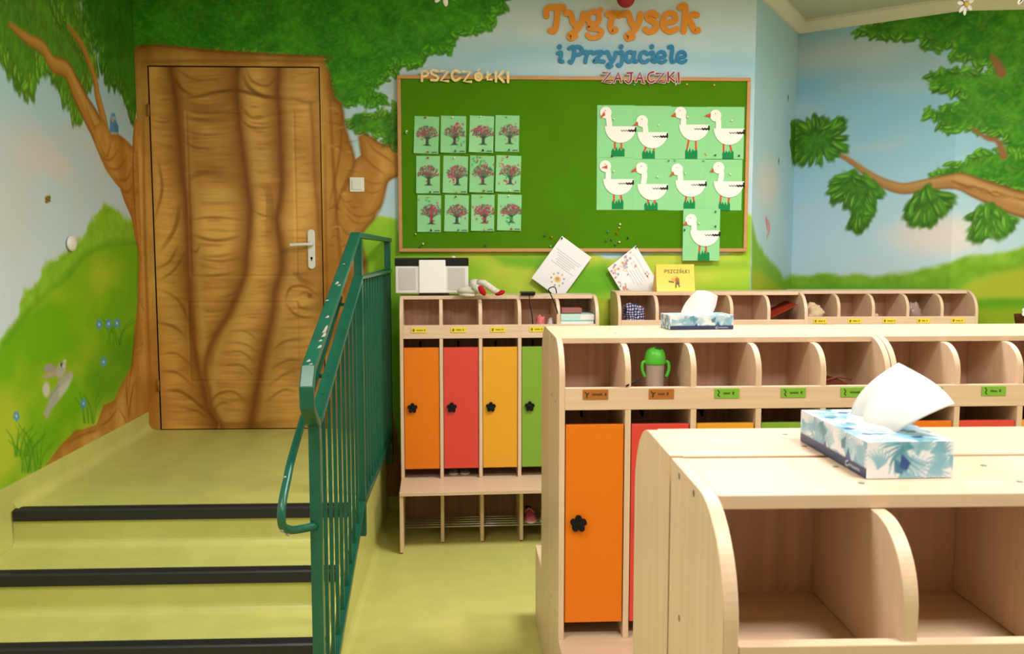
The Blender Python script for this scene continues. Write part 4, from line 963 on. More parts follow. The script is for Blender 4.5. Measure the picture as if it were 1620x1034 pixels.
# --- nine paper geese
K6 = 3.83
def g6(x, y, off=.002): return bw_(930 + x / K6, 150 + y / K6, off)
GEESE = [((57, 62, 280, 380), (103, 190, 292), (108, 108), (132, 190), [(98, 100), (72, 142), (104, 126)], [(163, 285, 163, 330), (203, 285, 203, 330)], (182, 80, 316, 373), 'top row, first'),
         ((280, 66, 500, 390), (300, 226, 484), (328, 160), (350, 226), [(300, 162), (268, 190), (304, 182)], [(352, 315, 340, 345), (402, 318, 398, 345)], (367, 76, 330, 386), 'top row, second, sitting lowest'),
         ((500, 72, 722, 390), (552, 180, 736, ), (560, 108), (577, 180), [(530, 108), (500, 130), (532, 132)], [(612, 268, 598, 340), (654, 268, 655, 340)], (626, 74, 322, 387), 'top row, third, on long legs'),
         ((720, 72, 942, 392), (762, 204, 948), (772, 126), (790, 204), [(742, 112), (703, 128), (742, 136)], [(822, 290, 822, 350), (858, 292, 870, 345)], (848, 68, 332, 389), 'top row, fourth'),
         ((55, 380, 275, 697), (93, 510, 277), (105, 432), (122, 510), [(116, 425), (80, 442), (118, 448)], [(158, 598, 158, 650), (198, 598, 206, 650)], (180, 70, 632, 692), 'second row, first'),
         ((273, 388, 492, 698), (299, 540, 484), (324, 444), (334, 540), [(292, 438), (256, 466), (292, 462)], [(365, 622, 365, 660), (405, 624, 405, 660)], (382, 80, 643, 697), 'second row, second'),
         ((492, 388, 712, 700), (530, 518, 718), (540, 452), (560, 518), [(516, 462), (490, 497), (522, 482)], [(598, 604, 590, 655), (636, 604, 643, 650)], (614, 70, 632, 694), 'second row, third'),
         ((712, 388, 930, 700), (762, 524, 946), (790, 442), (800, 524), [(758, 444), (735, 468), (762, 466)], [(806, 610, 802, 660), (856, 612, 850, 660)], (826, 68, 645, 700), 'second row, fourth'),
         ((575, 690, 792, 1003), (617, 822, 796), (620, 757), (638, 822), [(592, 765), (570, 790), (598, 786)], [(675, 908, 670, 955), (710, 910, 714, 955)], (697, 70, 942, 1003), 'alone below the rows, hanging over the frame')]
for gi, (pp, bd_, hd, nk, bk, lg, gs, where) in enumerate(GEESE):
    (px0, pz1), (px1, pz0) = g6(pp[0], pp[1]), g6(pp[2], pp[3])
    g = thing('paper_goose', 'white paper goose on mint sheet, %s%s' % (where, '' if gi == 8 else ' from left'), 'paper craft', ((px0 + px1) / 2, BF, pz0), 0, 'paper geese')
    yf = BF - (.0015 + .0008 * (gi % 2)) - (.014 if gi == 8 else 0)
    sh = part(MB().box(px0, px1, yf - .0008, yf, pz0, pz1), 'sheet', 'mint_paper', g)
    for (x0, y0, x1, y1) in lg:
        a, b = g6(x0, y0), g6(x1, y1); part(MB().ribbon([a, b], .0105, yf - .001, yf - .0018, caps=False), 'leg', 'goose_beak', g)
    cx, gw, gy0, gy1 = gs; pts = [g6(cx - gw / 2, gy1), g6(cx + gw / 2, gy1), g6(cx + gw / 2, gy0 + 14)]
    rs = random.Random(gi)
    for k in range(4): pts += [g6(cx + gw / 2 - gw * (k + .5) / 4 + rs.uniform(-3, 3), gy0 + rs.uniform(-4, 8)), g6(cx + gw / 2 - gw * (k + 1) / 4, gy0 + rs.uniform(18, 32))]
    part(MB().prism(pts, yf - .0028, yf - .002, 'y'), 'grass', 'goose_grass', g)
    (xl, zt), (xr, _) = g6(bd_[0], bd_[1]), g6(bd_[2], bd_[1] + 3)
    w2 = (xr - xl) / 2; c0 = (xl + xr) / 2
    body = [(c0 + w2 * math.cos(a), zt + w2 * 1.04 * math.sin(a)) for a in np.linspace(0, -math.pi, 25)]
    part(MB().prism(body, yf - .0056, yf - .0048, 'y'), 'body', 'white_card', g)
    hx, hz = g6(*hd); r1 = 35 / K6 * PX
    n0 = g6(nk[0], nk[1] + 8); nm = g6(hd[0] + 18, (hd[1] + nk[1]) / 2)
    m = MB(); m.coin(hx, hz, r1, yf - .0068, yf - .006); m.ribbon([(hx + r1 * .35, hz - .01), nm, n0], 33 / K6 * PX, yf - .0058, yf - .0062)
    part(m, 'head_and_neck', 'white_card', g)
    part(MB().prism([g6(*q) for q in bk], yf - .0092, yf - .0085, 'y'), 'beak', 'goose_beak', g)
    ex, ez = g6(hd[0] - 2, hd[1] - 12); part(MB().coin(ex, ez, .0026, yf - .0075, yf - .0068, 10), 'eye', 'ink', g)
    m = MB(); q = []
    wy = bd_[1] + 22
    for k in range(6):
        xx = bd_[2] - 92 + k * 16; q += [g6(xx, wy + 2), g6(xx + 8, wy + 9)]
    q += [g6(bd_[2] - 4, wy - 12)]
    m.ribbon(q, .0035, yf - .0057, yf - .0061); m.ribbon(q[6:], .0085, yf - .0057, yf - .0066)
    part(m, 'wing_feathers', 'ink', g)
    pin(930 + (pp[0] + pp[2]) / 2 / K6 + (10 if gi % 2 else -3), 150 + (bd_[1] - 45) / K6, 'w', 'white push pin above the back of the %s goose' % where.split(',')[0 if gi == 8 else slice(None)] if gi == 8 else 'white push pin above the goose in the %s' % ','.join(where.split(',')[:2]), .004 + (.014 if gi == 8 else 0))
# --- loose pins
for x, y, c, l in ((980, 354, 'w', 'topmost white pin of the loose cluster under the geese'), (979, 360, 'y', 'yellow pin just below the topmost of the loose cluster'), (961, 367, 'b', 'bright blue pin of the loose cluster'), (975, 369, 'r', 'red pin of the loose cluster'), (993, 376, 'k', 'rightmost dark pin of the loose cluster'),
                   (967, 379, 't', 'teal pin in the middle of the loose cluster'), (959, 381, 't', 'leftmost teal pin of the loose cluster'), (980, 383, 'w', 'white pin at the lower right of the loose cluster'), (973, 387, 't', 'lowest teal pin of the loose cluster'), (862, 373, 't', 'teal pin left of the tilted text sheet'), (872, 375, 'o', 'orange pin left of the tilted text sheet'), (871, 390, 'm', 'pale pin near the frame by the tilted text sheet'),
                   (657, 370, 'y', 'yellow pin below the first column of tree paintings'), (669, 385, 'w', 'white pin in the lower left corner of the board'), (665, 391, 't', 'teal pin in the lower left corner of the board'), (768, 388, 't', 'teal pin near the bottom frame below the paintings'), (644, 207, 'w', 'upper white pin beside the left frame'), (643, 211, 'm', 'lower pale pin beside the left frame'),
                   (1003, 135, 'm', 'pale pin below the letter A of the plum word'), (1027, 134, 'r', 'red pin below the letter C of the plum word'), (1069, 134, 'w', 'white pin below the letter I of the plum word'), (1086, 134, 'y', 'yellow pin right of the plum word'), (1129, 134, 'y', 'yellow pin near the top right of the board'),
                   (968, 247, 'k', 'dark pin under the first goose of the top row'), (1058, 254, 'b', 'blue pin between the two goose rows'), (1067, 253, 'm', 'pale green pin between the two goose rows'), (1116, 243, 'y', 'yellow pin between the third and fourth goose'), (1113, 254, 'm', 'pale pin beneath the third goose'), (1131, 246, 'g', 'green pin under the fourth goose'), (1169, 247, 'k', 'black pin at the right end of the top goose row'), (1132, 335, 'g', 'upper green pin on the lone goose sheet'), (1132, 358, 'k', 'dark pin on the right edge of the lone goose sheet'), (1083, 364, 'k', 'dark pin on the left edge of the lone goose sheet')):
    pin(x, y, c, l, .002 if not 'lone' in l else .018)
# --- words
LET = {}
def lettering(name, label, letters, width, ox, oy, k, yf, material, depth=.008, outline=None):
    pts0 = at_y(ox, oy, WALL_Y); t = thing(name, label, 'lettering', (pts0[0], yf, pts0[2]))
    for li, strokes in enumerate(letters):
        m = MB(); mo = MB()
        for si, s_ in enumerate(strokes):
            q = [tuple(at_y(ox + x / k, oy + y / k, yf)[[0, 2]]) for x, y in s_['p']]
            wd = width * s_.get('w', 1)
            e = .0002 * si
            if len(q) == 1: m.coin(q[0][0], q[0][1], wd / 2, yf - depth - e - .0003, yf, 18); continue
            m.ribbon(q, wd, yf, yf - depth - e, closed=s_.get('c', False), spl=s_.get('s', True))
            if outline: mo.ribbon(q, wd * 1.9, yf + .001, yf - depth * .5 - e, closed=s_.get('c', False), spl=s_.get('s', True))
        mt = strokes[0].get('m', material)
        o = part(m, 'letter', mt, t)
        if outline: o2 = mo.build('letter_outline', outline, o)
    return t
def st_(p, **k): d = dict(p=p); d.update(k); return d
def oval(cx, cy, rx, ry, n=12): return [(cx + rx * math.cos(a), cy + ry * math.sin(a)) for a in np.linspace(0, 2 * math.pi, n, endpoint=False)]
L1 = [[st_([(772, 92), (772, 60), (792, 45), (830, 44), (868, 44)]), st_([(838, 50), (832, 110), (826, 155), (812, 178), (796, 176)])],
      [st_([(884, 78), (902, 74), (914, 92), (924, 130), (940, 148)]), st_([(984, 82), (974, 125), (948, 168), (920, 192), (904, 206), (912, 218), (936, 208)])],
      [st_(oval(1040, 104, 33, 36), c=True, w=.85), st_([(1066, 82), (1082, 58)], w=.8), st_([(1030, 140), (1012, 158), (1040, 166), (1078, 172), (1086, 192), (1060, 214), (1020, 214), (1006, 200)], w=.85)],
      [st_([(1118, 84), (1138, 80), (1142, 105), (1136, 150), (1148, 178), (1164, 172)]), st_([(1142, 118), (1158, 88), (1178, 80), (1186, 90)])],
      [st_([(1214, 84), (1232, 76), (1244, 96), (1254, 132), (1270, 150)]), st_([(1306, 82), (1298, 130), (1274, 172), (1246, 196), (1230, 208), (1238, 220), (1262, 212)])],
      [st_([(1398, 88), (1372, 76), (1348, 88), (1350, 108), (1382, 126), (1398, 150), (1384, 174), (1354, 182), (1334, 170)])],
      [st_([(1436, 134), (1476, 128), (1506, 116), (1500, 84), (1470, 76), (1442, 94), (1432, 130), (1442, 164), (1474, 182), (1512, 166)], w=.9)],
      [st_([(1530, 45), (1552, 34), (1562, 46), (1560, 100), (1552, 180)]), st_([(1626, 88), (1606, 84), (1584, 104), (1564, 124)]), st_([(1582, 114), (1600, 146), (1616, 176), (1634, 174)])]]
yw = WALL_Y - .001
lettering('wall_lettering', 'large orange rounded word high on the wall above the notice board', L1, 35 / 3.6 * PX, 650, 0, 3.6, yw, 'letter_orange', .010)
def ee(x): return [st_([(x + 2, 330), (x + 26, 328), (x + 47, 320), (x + 40, 300), (x + 22, 296), (x + 5, 308), (x + 1, 330), (x + 10, 350), (x + 32, 356), (x + 50, 346)], w=.85)]
L2 = [[st_([(847, 267)], w=1.25), st_([(838, 304), (854, 300), (856, 318), (848, 345), (864, 352)])],
      [st_([(902, 276), (922, 268), (930, 280), (926, 330), (914, 356), (904, 352)]), st_([(926, 272), (956, 268), (974, 284), (966, 308), (930, 316)])],
      [st_([(984, 300), (998, 296), (1002, 312), (996, 340), (994, 354)]), st_([(1002, 316), (1014, 298), (1030, 298)])],
      [st_([(1040, 304), (1060, 298), (1090, 298), (1066, 326), (1044, 350), (1070, 348), (1098, 352)])],
      [st_([(1108, 300), (1120, 298), (1128, 316), (1140, 338)]), st_([(1166, 300), (1160, 330), (1142, 356), (1120, 372), (1130, 382), (1142, 376)])],
      [st_([(1197, 267)], w=1.25), st_([(1184, 302), (1200, 298), (1204, 316), (1202, 350), (1190, 374), (1178, 370)])],
      [st_([(1268, 304), (1244, 297), (1226, 312), (1226, 338), (1240, 352), (1260, 342), (1270, 318)]), st_([(1274, 300), (1268, 330), (1272, 350), (1286, 350)])],
      [st_([(1346, 308), (1330, 297), (1310, 306), (1304, 328), (1314, 350), (1334, 354), (1350, 344)])],
      [st_([(1372, 267)], w=1.25), st_([(1362, 304), (1376, 300), (1380, 318), (1374, 345), (1390, 352)])],
      ee(1400), [st_([(1468, 270), (1482, 266), (1488, 280), (1482, 335), (1488, 352), (1500, 350)])], ee(1515)]
lettering('wall_lettering', 'smaller blue rounded words on the wall under the large orange word', L2, 22 / 3.6 * PX, 650, 0, 3.6, yw, 'letter_blue', .008)
yl = BF - .0115
L3 = [[st_([(80, 240), (80, 90), (150, 78), (186, 115), (155, 160), (90, 168)], s=False)], [st_([(345, 85), (275, 62), (228, 95), (270, 140), (340, 175), (325, 228), (232, 225)])], [st_([(400, 80), (510, 82), (390, 238), (512, 246)], s=False)],
      [st_([(705, 100), (640, 70), (582, 110), (578, 180), (630, 236), (712, 195)])], [st_([(760, 85), (882, 92), (772, 250), (890, 256)], s=False)], [st_(oval(1012, 172, 52, 58), c=True), st_([(1000, 75), (1035, 45)], w=.6), st_([(1010, 172)], w=1.5)],
      [st_([(1165, 90), (1162, 225), (1235, 217)], s=False, w=.8), st_([(1140, 180), (1208, 128)], w=.7)], [st_([(1300, 92), (1302, 250)]), st_([(1345, 170), (1430, 258)]), st_([(1422, 80), (1345, 168)])], [st_([(1500, 92), (1502, 262)])]]
lettering('cutout_lettering', 'word of gold cut-out capital letters along the board top edge at left', L3, 40 / 10.45 * PX, 660, 105, 10.45, yl, 'letter_gold', .005)
L4 = [[st_([(150, 165), (278, 165), (145, 325), (278, 325)], s=False)], [st_([(335, 325), (410, 165), (458, 320)], s=False), st_([(372, 265), (440, 260)])], [st_([(560, 172), (655, 165)]), st_([(632, 172), (622, 300), (580, 332), (535, 300)])],
      [st_([(712, 315), (780, 160), (825, 305), (815, 330), (850, 335)], s=False), st_([(745, 260), (812, 255)])], [st_([(1012, 150), (950, 170), (915, 230), (930, 300), (985, 325), (1022, 300)])], [st_([(1060, 180), (1190, 175), (1060, 330), (1200, 325)], s=False)],
      [st_([(1260, 160), (1262, 310)]), st_([(1358, 160), (1280, 235), (1368, 312)], s=False)], [st_([(1440, 165), (1446, 330)])]]
lettering('cutout_lettering', 'word of plum cut-out capital letters with pale outlines on the board top edge', L4, 27 / 10.8 * PX, 940, 100, 10.8, yl, 'letter_plum', .005, 'letter_pale')
# ================================================================== SMALL THINGS ON THE WALLS
p = at_y(565, 292, WALL_Y)
sw = thing('light_switch', 'square white light switch on the painted tree stump', 'light switch', (p[0], WALL_Y, p[2] - .04))
part(MB().box(p[0] - .041, p[0] + .041, WALL_Y - .010, WALL_Y - .0005, p[2] - .041, p[2] + .041), 'switch_frame', 'white_plastic', sw, bevel=.004, seg=3)
part(MB().box(p[0] - .028, p[0] + .028, WALL_Y - .015, WALL_Y - .009, p[2] - .028, p[2] + .028), 'rocker', 'white_plastic', sw, bevel=.003)
p = at_x(109.5, 385, LEFT_X)
m = MB(); m.blob((LEFT_X + .012, p[1], p[2]), (.014, .046, .036), 0, 0, 20, 12)
tag(m.build('wall_button', 'white_plastic'), 'white egg-shaped plastic button on the left wall above the painted hedge', 'wall button')

# hanging paper blossoms and the red ornament, on threads from the ceiling
mat('petal_white', (240, 234, 240), .6, .3); mat('petal_yellow', (214, 186, 96), .6, .3); mat('thread', (210, 205, 195), .8, .1); mat('ornament_red', (150, 16, 34), .4, .4, vary=.15, scale=(40, 40, 40))
def blossom(px, py, Y, rad, label, center=True, tilt=0.2, stripes=False):
    p = at_y(px, py, Y); t = thing('hanging_blossom', label, 'hanging flower', tuple(p), 0, 'paper blossoms hanging from the ceiling')
    t.rotation_euler = (tilt, 0, .4)
    for k in range(7):
        a = k * 2 * math.pi / 7 + .45; m = MB()
        m.blob((.62 * rad * math.cos(a), .004 * (k % 2), .62 * rad * math.sin(a)), (.40 * rad, .006, .19 * rad), 0, 0, 12, 8, -a)
        o = m.build('petal', 'petal_white', t)
        if stripes:
            m = MB(); m.blob((.66 * rad * math.cos(a), -.005, .66 * rad * math.sin(a)), (.26 * rad, .003, .05 * rad), 0, 0, 10, 6, -a); m.build('petal_stripe', 'ornament_red', o)
    MB().blob((0, -.006, 0), (.24 * rad, .012, .24 * rad), 0, 0, 14, 8).build('flower_centre', 'petal_yellow', t)
    m = MB(); m.tube([(0, 0, .1 * rad), (0, 0, CEIL - p[2])], .0008, 5); th = m.build('thread', 'thread', t); th.rotation_euler = (-tilt, 0, 0)
blossom(703, -14, 4.9, .075, 'white paper blossom hanging at the top over the tree crown')
blossom(1528, 6, 4.8, .058, 'white daisy with yellow centre hanging by the right cornice')
blossom(1626, -14, 4.6, .085, 'white blossom with red stripes hanging at the top right corner', stripes=True)
p = at_y(990, -12, 5.1)
t = thing('hanging_ornament', 'dark red padded ornament hanging above the orange lettering', 'ornament', tuple(p))
m = MB(); m.blob((-.028, 0, .02), (.048, .035, .055), 0, 0, 18, 12, .5); m.blob((.028, 0, .02), (.048, .035, .055), 0, 0, 18, 12, -.5); m.blob((0, 0, -.032), (.050, .033, .05), 0, 0, 18, 12)
m.build('heart_pad', 'ornament_red', t)
m = MB(); m.tube([(0, 0, .03), (0, 0, CEIL - p[2])], .0008, 5); m.build('thread', 'thread', t)

# ================================================================== PAPERS ON THE WALL BELOW THE BOARD
def tilted_sheet(name, label, c0, cu, cvv, wd, ht, draw, y, res=.0022):
    """c0 = pinned top corner; cu, cvv = unit directions along the two edges on the wall"""
    cv = Canvas(0, wd, 0, ht, res); cv.rgb[:] = (240, 238, 242); draw(cv)
    o = cv.mesh(name, 'print', lambda U, V: (c0[0] + cu[0] * U + cvv[0] * V, y - .006 * np.sin(V / ht * 2.4) - 0 * U, c0[1] + cu[1] * U + cvv[1] * V), smooth=True)
    md = o.modifiers.new('thickness', 'SOLIDIFY'); md.thickness = .0008; md.offset = 0
    return tag(o, label, 'paper sheet')
def dirs(a, b): d = np.array(b) - np.array(a); return d / np.linalg.norm(d)
a, b, c = bw_(889, 373, .012), bw_(934, 406, .012), bw_(842, 438, .012)
def draw1(cv):
    r = random.Random(3)
    for i, (v, x0, x1) in enumerate([(.075, .02, .19), (.088, .035, .185), (.100, .045, .165), (.111, .055, .17), (.123, .05, .15), (.135, .06, .15), (.147, .03, .19)]):
        x = x0
        while x < x1:
            L = r.uniform(.006, .016); cv.stroke([(x, v), (min(x + L, x1), v)], .0022, (120, 112, 120), .0016, .75); x += L + .003
    for k in range(9):
        th = k * .698; cv.ell(.125 + .038 * math.cos(th), .215 + .036 * math.sin(th), .006, .006, 0, (214, 176, 120) if k % 2 else (178, 160, 176), .4)
    cv.ell(.125, .215, .017, .016, 0, (226, 178, 90), .5); cv.ell(.122, .212, .008, .007, 0, (206, 140, 90), .5)
tilted_sheet('text_sheet', 'white sheet with small text and sun emblem, tilted and pinned over the board edge', a, dirs(a, b), dirs(a, c), .21, .297, draw1, BF - .013)
pin(889, 377, 'k', 'black push pin holding the tilted sheet with the sun emblem', .018)
a, b, c = bw_(1006, 388, .012), bw_(1044, 452, .012), bw_(962, 423, .012)
def draw2(cv):
    r = random.Random(5)
    for i, u in enumerate((.055, .085, .10, .115, .13, .16)):
        v0 = (.02, .03, .05, .06, .05, .04)[i]
        v1 = (.055, .17, .15, .16, .15, .17)[i]
        cv.stroke([(.02 + i * .018, v0), (.04 + i * .03, v1)] if False else [(.03, .02 + i * .0), (.03, .02)], .001, (140, 130, 150), .001, 0)
    for i, (v, x0, x1) in enumerate([(.035, .03, .20), (.06, .06, .20), (.075, .09, .19), (.09, .10, .2), (.105, .09, .19), (.12, .07, .17)]):
        x = x0
        while x < x1:
            L = r.uniform(.006, .014); cv.stroke([(x, v), (min(x + L, x1), v)], .002, (130, 120, 140), .0015, .7); x += L + .003
    cols = [(226, 190, 70), (214, 120, 60), (150, 150, 206), (206, 110, 140), (230, 200, 110), (120, 150, 200)]
    for k in range(46):
        u = abs(r.gauss(.0, .06)); v = r.uniform(.06, .2) if u > .06 else r.uniform(.04, .2)
        cv.ell(.008 + u * .55, v, r.uniform(.003, .009), r.uniform(.003, .008), r.uniform(0, 3), r.choice(cols), .5, .8)
    for k in range(24): cv.ell(r.uniform(.1, .2), r.uniform(.165, .2), r.uniform(.003, .007), r.uniform(.003, .006), 0, r.choice(cols), .5, .8)
    for k in range(8): cv.ell(r.uniform(.16, .2), r.uniform(.02, .04), .004, .003, 0, (120, 80, 60), .5, .8)
tilted_sheet('flower_sheet', 'white diploma sheet with flower border, tilted and pinned below the board', a, dirs(a, b), dirs(a, c), .27, .21, draw2, BF - .013)
pin(1006, 391, 'k', 'dark blue push pin holding the tilted flower sheet', .018)

# ================================================================== ON TOP OF THE CABINETS AT THE BACK
HTL, HTG = HT * 1.014, HT * 1.02
# radio
p = at_y(684, 463, 4.90)
rd = thing('cd_radio', 'silver and white compact radio with black top band on the cabinet', 'radio', (p[0], 4.86, HTL), math.radians(2.3))
rw, rh = .385, .192
mat('radio_silver', (222, 217, 215), .5, .4); mat('radio_white', (240, 238, 236), .3, .5); mat('radio_black', (16, 16, 18), .22, .5)
m = MB(); m.box(-rw / 2, rw / 2, 0, .12, .012, rh * .81); m.build('radio_body', 'radio_silver', rd, .006, 3)
m = MB(); m.box(-rw / 2 - .002, rw / 2 + .002, -.001, .12, rh * .81, rh + .006); m.build('top_band', 'radio_black', rd, .004, 3)
m = MB(); m.box(-.068, .072, -.008, .002, .014, rh - .004); m.build('front_door', 'radio_white', rd, .004, 3)
m = MB(); m.box(-.07, .09, .004, .11, 0, .012); m.build('radio_foot', 'radio_black', rd)
m = MB(); m.lathe([(.012, rh + .006), (.012, rh + .012), (.004, rh + .016)], (.115, .05, 0), 16); m.build('control_dial', 'radio_silver', rd)
for sx in (-1, 1):
    m = MB()
    m.box(sx * .13 - .045, sx * .13 + .045, -.0015, .0, .03, rh * .76); m.build('speaker_grille', mat('grille', (196, 190, 188), .6, .3, vary=.08, scale=(900, 900, 900)), rd, .003)
# plush toy lying down
mat('plush_white', (206, 200, 188), .95, .1, vary=.12, scale=(60, 60, 60), bump=.5, bscale=300); mat('plush_red', (176, 26, 34), .9, .1)
p = at_y(757, 464, 4.80)
tz = HTL + .0005
pt = thing('plush_toy', 'speckled white plush toy with red soles lying on the cabinet', 'plush toy', (p[0], 4.80, tz))
def pl_(m, n, mt): return m.build(n, mt, pt)
m = MB(); m.blob((-.05, .01, .026), (.058, .038, .026), 2, .05, 18, 12, 0); m.blob((-.012, .01, .052), (.042, .034, .034), 4, .05, 16, 12, .6); pl_(m, 'plush_body', 'plush_white')
m = MB(); m.tube([(-.005, -.01, .072), (.03, -.012, .068), (.07, -.012, .038), (.105, -.015, .018)], [.016, .018, .018, .016], 10); pl_(m, 'plush_leg', 'plush_white')
m = MB(); m.tube([(-.03, -.02, .05), (.0, -.03, .034), (.025, -.03, .024)], [.014, .017, .016], 10); pl_(m, 'plush_leg', 'plush_white')
m = MB(); m.blob((.112, -.018, .017), (.028, .018, .013), 0, 0, 14, 10, -.3); pl_(m, 'plush_sole', 'plush_red')
m = MB(); m.blob((.018, -.042, .030), (.030, .012, .016), 0, 0, 14, 10, .95); pl_(m, 'plush_sole', 'plush_red')
m = MB(); m.tube([(-.10, -.01, .008), (-.06, -.028, .006), (-.02, -.03, .006)], [.006, .009, .006], 8); pl_(m, 'plush_ear', 'plush_white')
# small black device with cable
p = at_y(836.5, 466, 4.79)
dv_ = thing('black_charger', 'flat black device on the cabinet with its cable hanging down', 'charger', (p[0], 4.845, HTL), .06)
MB().box(-.039, .039, 0, .06, .001, .020).build('device_case', 'radio_black', dv_, .004, 3)
m = MB(); pts = [(.0, -.002, .008), (.002, -.012, .006), (.003, -.03, -.006), (.006, -.034, -.05), (.016, -.034, -.10), (.022, -.02, -.14), (.028, .0, -.18)]
m.tube([tuple(q) for q in catmull(pts, 4)], .0024, 6); m.build('cable', 'black_plastic', dv_)
q = [at_y(x, y, Y) for x, y, Y in ((880, 464, 4.83), (868, 458, 4.84), (874, 455, 4.84), (880, 456, 4.84), (881, 463, 4.83))]
pts = [at_y(880.5, 463.5, 4.83), at_y(879, 456, 4.83), at_y(875, 453.5, 4.83), at_y(868, 457, 4.83), at_y(870, 463, 4.80), at_y(874, 472, 4.775), at_y(879, 484, 4.775), at_y(882, 495, 4.775), at_y(881, 505, 4.80), at_y(879, 510.5, 4.84)]
m = MB(); m.tube([tuple(x) for x in catmull([tuple(x) for x in pts], 4)], .0028, 6)
tag(m.build('charging_cable', 'black_plastic'), 'thin black cable looping off the cabinet top into its fourth cubby', 'cable')
# yellow tent card
mat('card_yellow', (232, 206, 84), .28, .5); mat('card_amber', (214, 166, 30), .35, .4)
tc_ = thing('tent_card', 'glossy yellow folded card with black printed word and bee', 'card', (0, 0, 0))
pl_c, pr_c = at_y(1037, 459, 5.10), at_y(1097, 459, 5.10)
x0, x1 = pl_c[0], pr_c[0]; zt = HTG; dp, hh = .075, .150
tc_.location = (x0, 5.06, zt)
wd = x1 - x0
cv = Canvas(0, wd, 0, .145, .0016); cv.rgb[:] = (232, 206, 84)
lets = {'P': [[(0, 0), (0, 1), (.6, 1), (.6, .5), (0, .5)]], 'S': [[(.6, .9), (.2, 1), (0, .75), (.55, .35), (.4, 0), (0, .1)]], 'Z': [[(0, 1), (.6, 1), (0, 0), (.6, 0)]], 'C': [[(.6, .9), (.2, 1), (0, .5), (.2, 0), (.6, .1)]],
        'Ó': [[(.3, 1), (0, .5), (.3, 0), (.6, .5), (.3, 1)], [(.3, 1.15), (.5, 1.4)]], 'Ł': [[(.1, 1), (.1, 0), (.6, 0)], [(-.1, .4), (.4, .65)]], 'K': [[(0, 0), (0, 1)], [(.6, 1), (0, .5), (.6, 0)]], 'I': [[(.2, 0), (.2, 1)]]}
for i, ch in enumerate('PSZCZÓŁKI'):
    for s_ in lets[ch]: cv.stroke([(.048 + i * .0168 + x * .018, .098 + y * .0165) for x, y in s_], .0034, (70, 60, 24), .0014, .95, spl=False)
for q in [((.104, .066), (.020, .016), (226, 160, 60)), ((.118, .062), (.012, .012), (150, 96, 30)), ((.098, .075), (.010, .007), (236, 190, 110)), ((.120, .047), (.010, .012), (120, 80, 30))]: cv.ell(*q[0], *q[1], .3, q[2], .4, .95)
for s_ in ([(.072, .053), (.095, .049)], [(.110, .045), (.108, .022)], [(.122, .045), (.128, .026)]): cv.stroke(s_, .007, (84, 60, 24), .003)
cv.mesh('front_face', 'gloss_print', lambda U, V: (U, V / .145 * dp * .5 - .0 + .006 * np.sin(V / .145 * 3.14), V / .145 * hh + 0 * U), parent=tc_, smooth=True)['label'] = 'printed front of the card'
m = MB(); m.add([(0, dp, 0), (wd, dp, 0), (wd, dp * .5, hh), (0, dp * .5, hh), (0, dp + .001, 0), (wd, dp + .001, 0), (wd, dp * .5 + .001, hh), (0, dp * .5 + .001, hh)], [(0, 1, 2, 3), (7, 6, 5, 4), (0, 4, 5, 1), (1, 5, 6, 2), (2, 6, 7, 3), (3, 7, 4, 0)]); m.build('rear_face', 'card_yellow', tc_)
m = MB(); m.add([(-.001, 0, 0), (-.012, dp * .9, 0), (-.002, dp * .5, hh), (-.002, .001, 0), (-.013, dp * .9, .001), (-.003, dp * .5, hh)], [(0, 1, 2), (5, 4, 3), (0, 3, 4, 1), (1, 4, 5, 2), (2, 5, 3, 0)]); m.build('side_flap', 'card_amber', tc_)

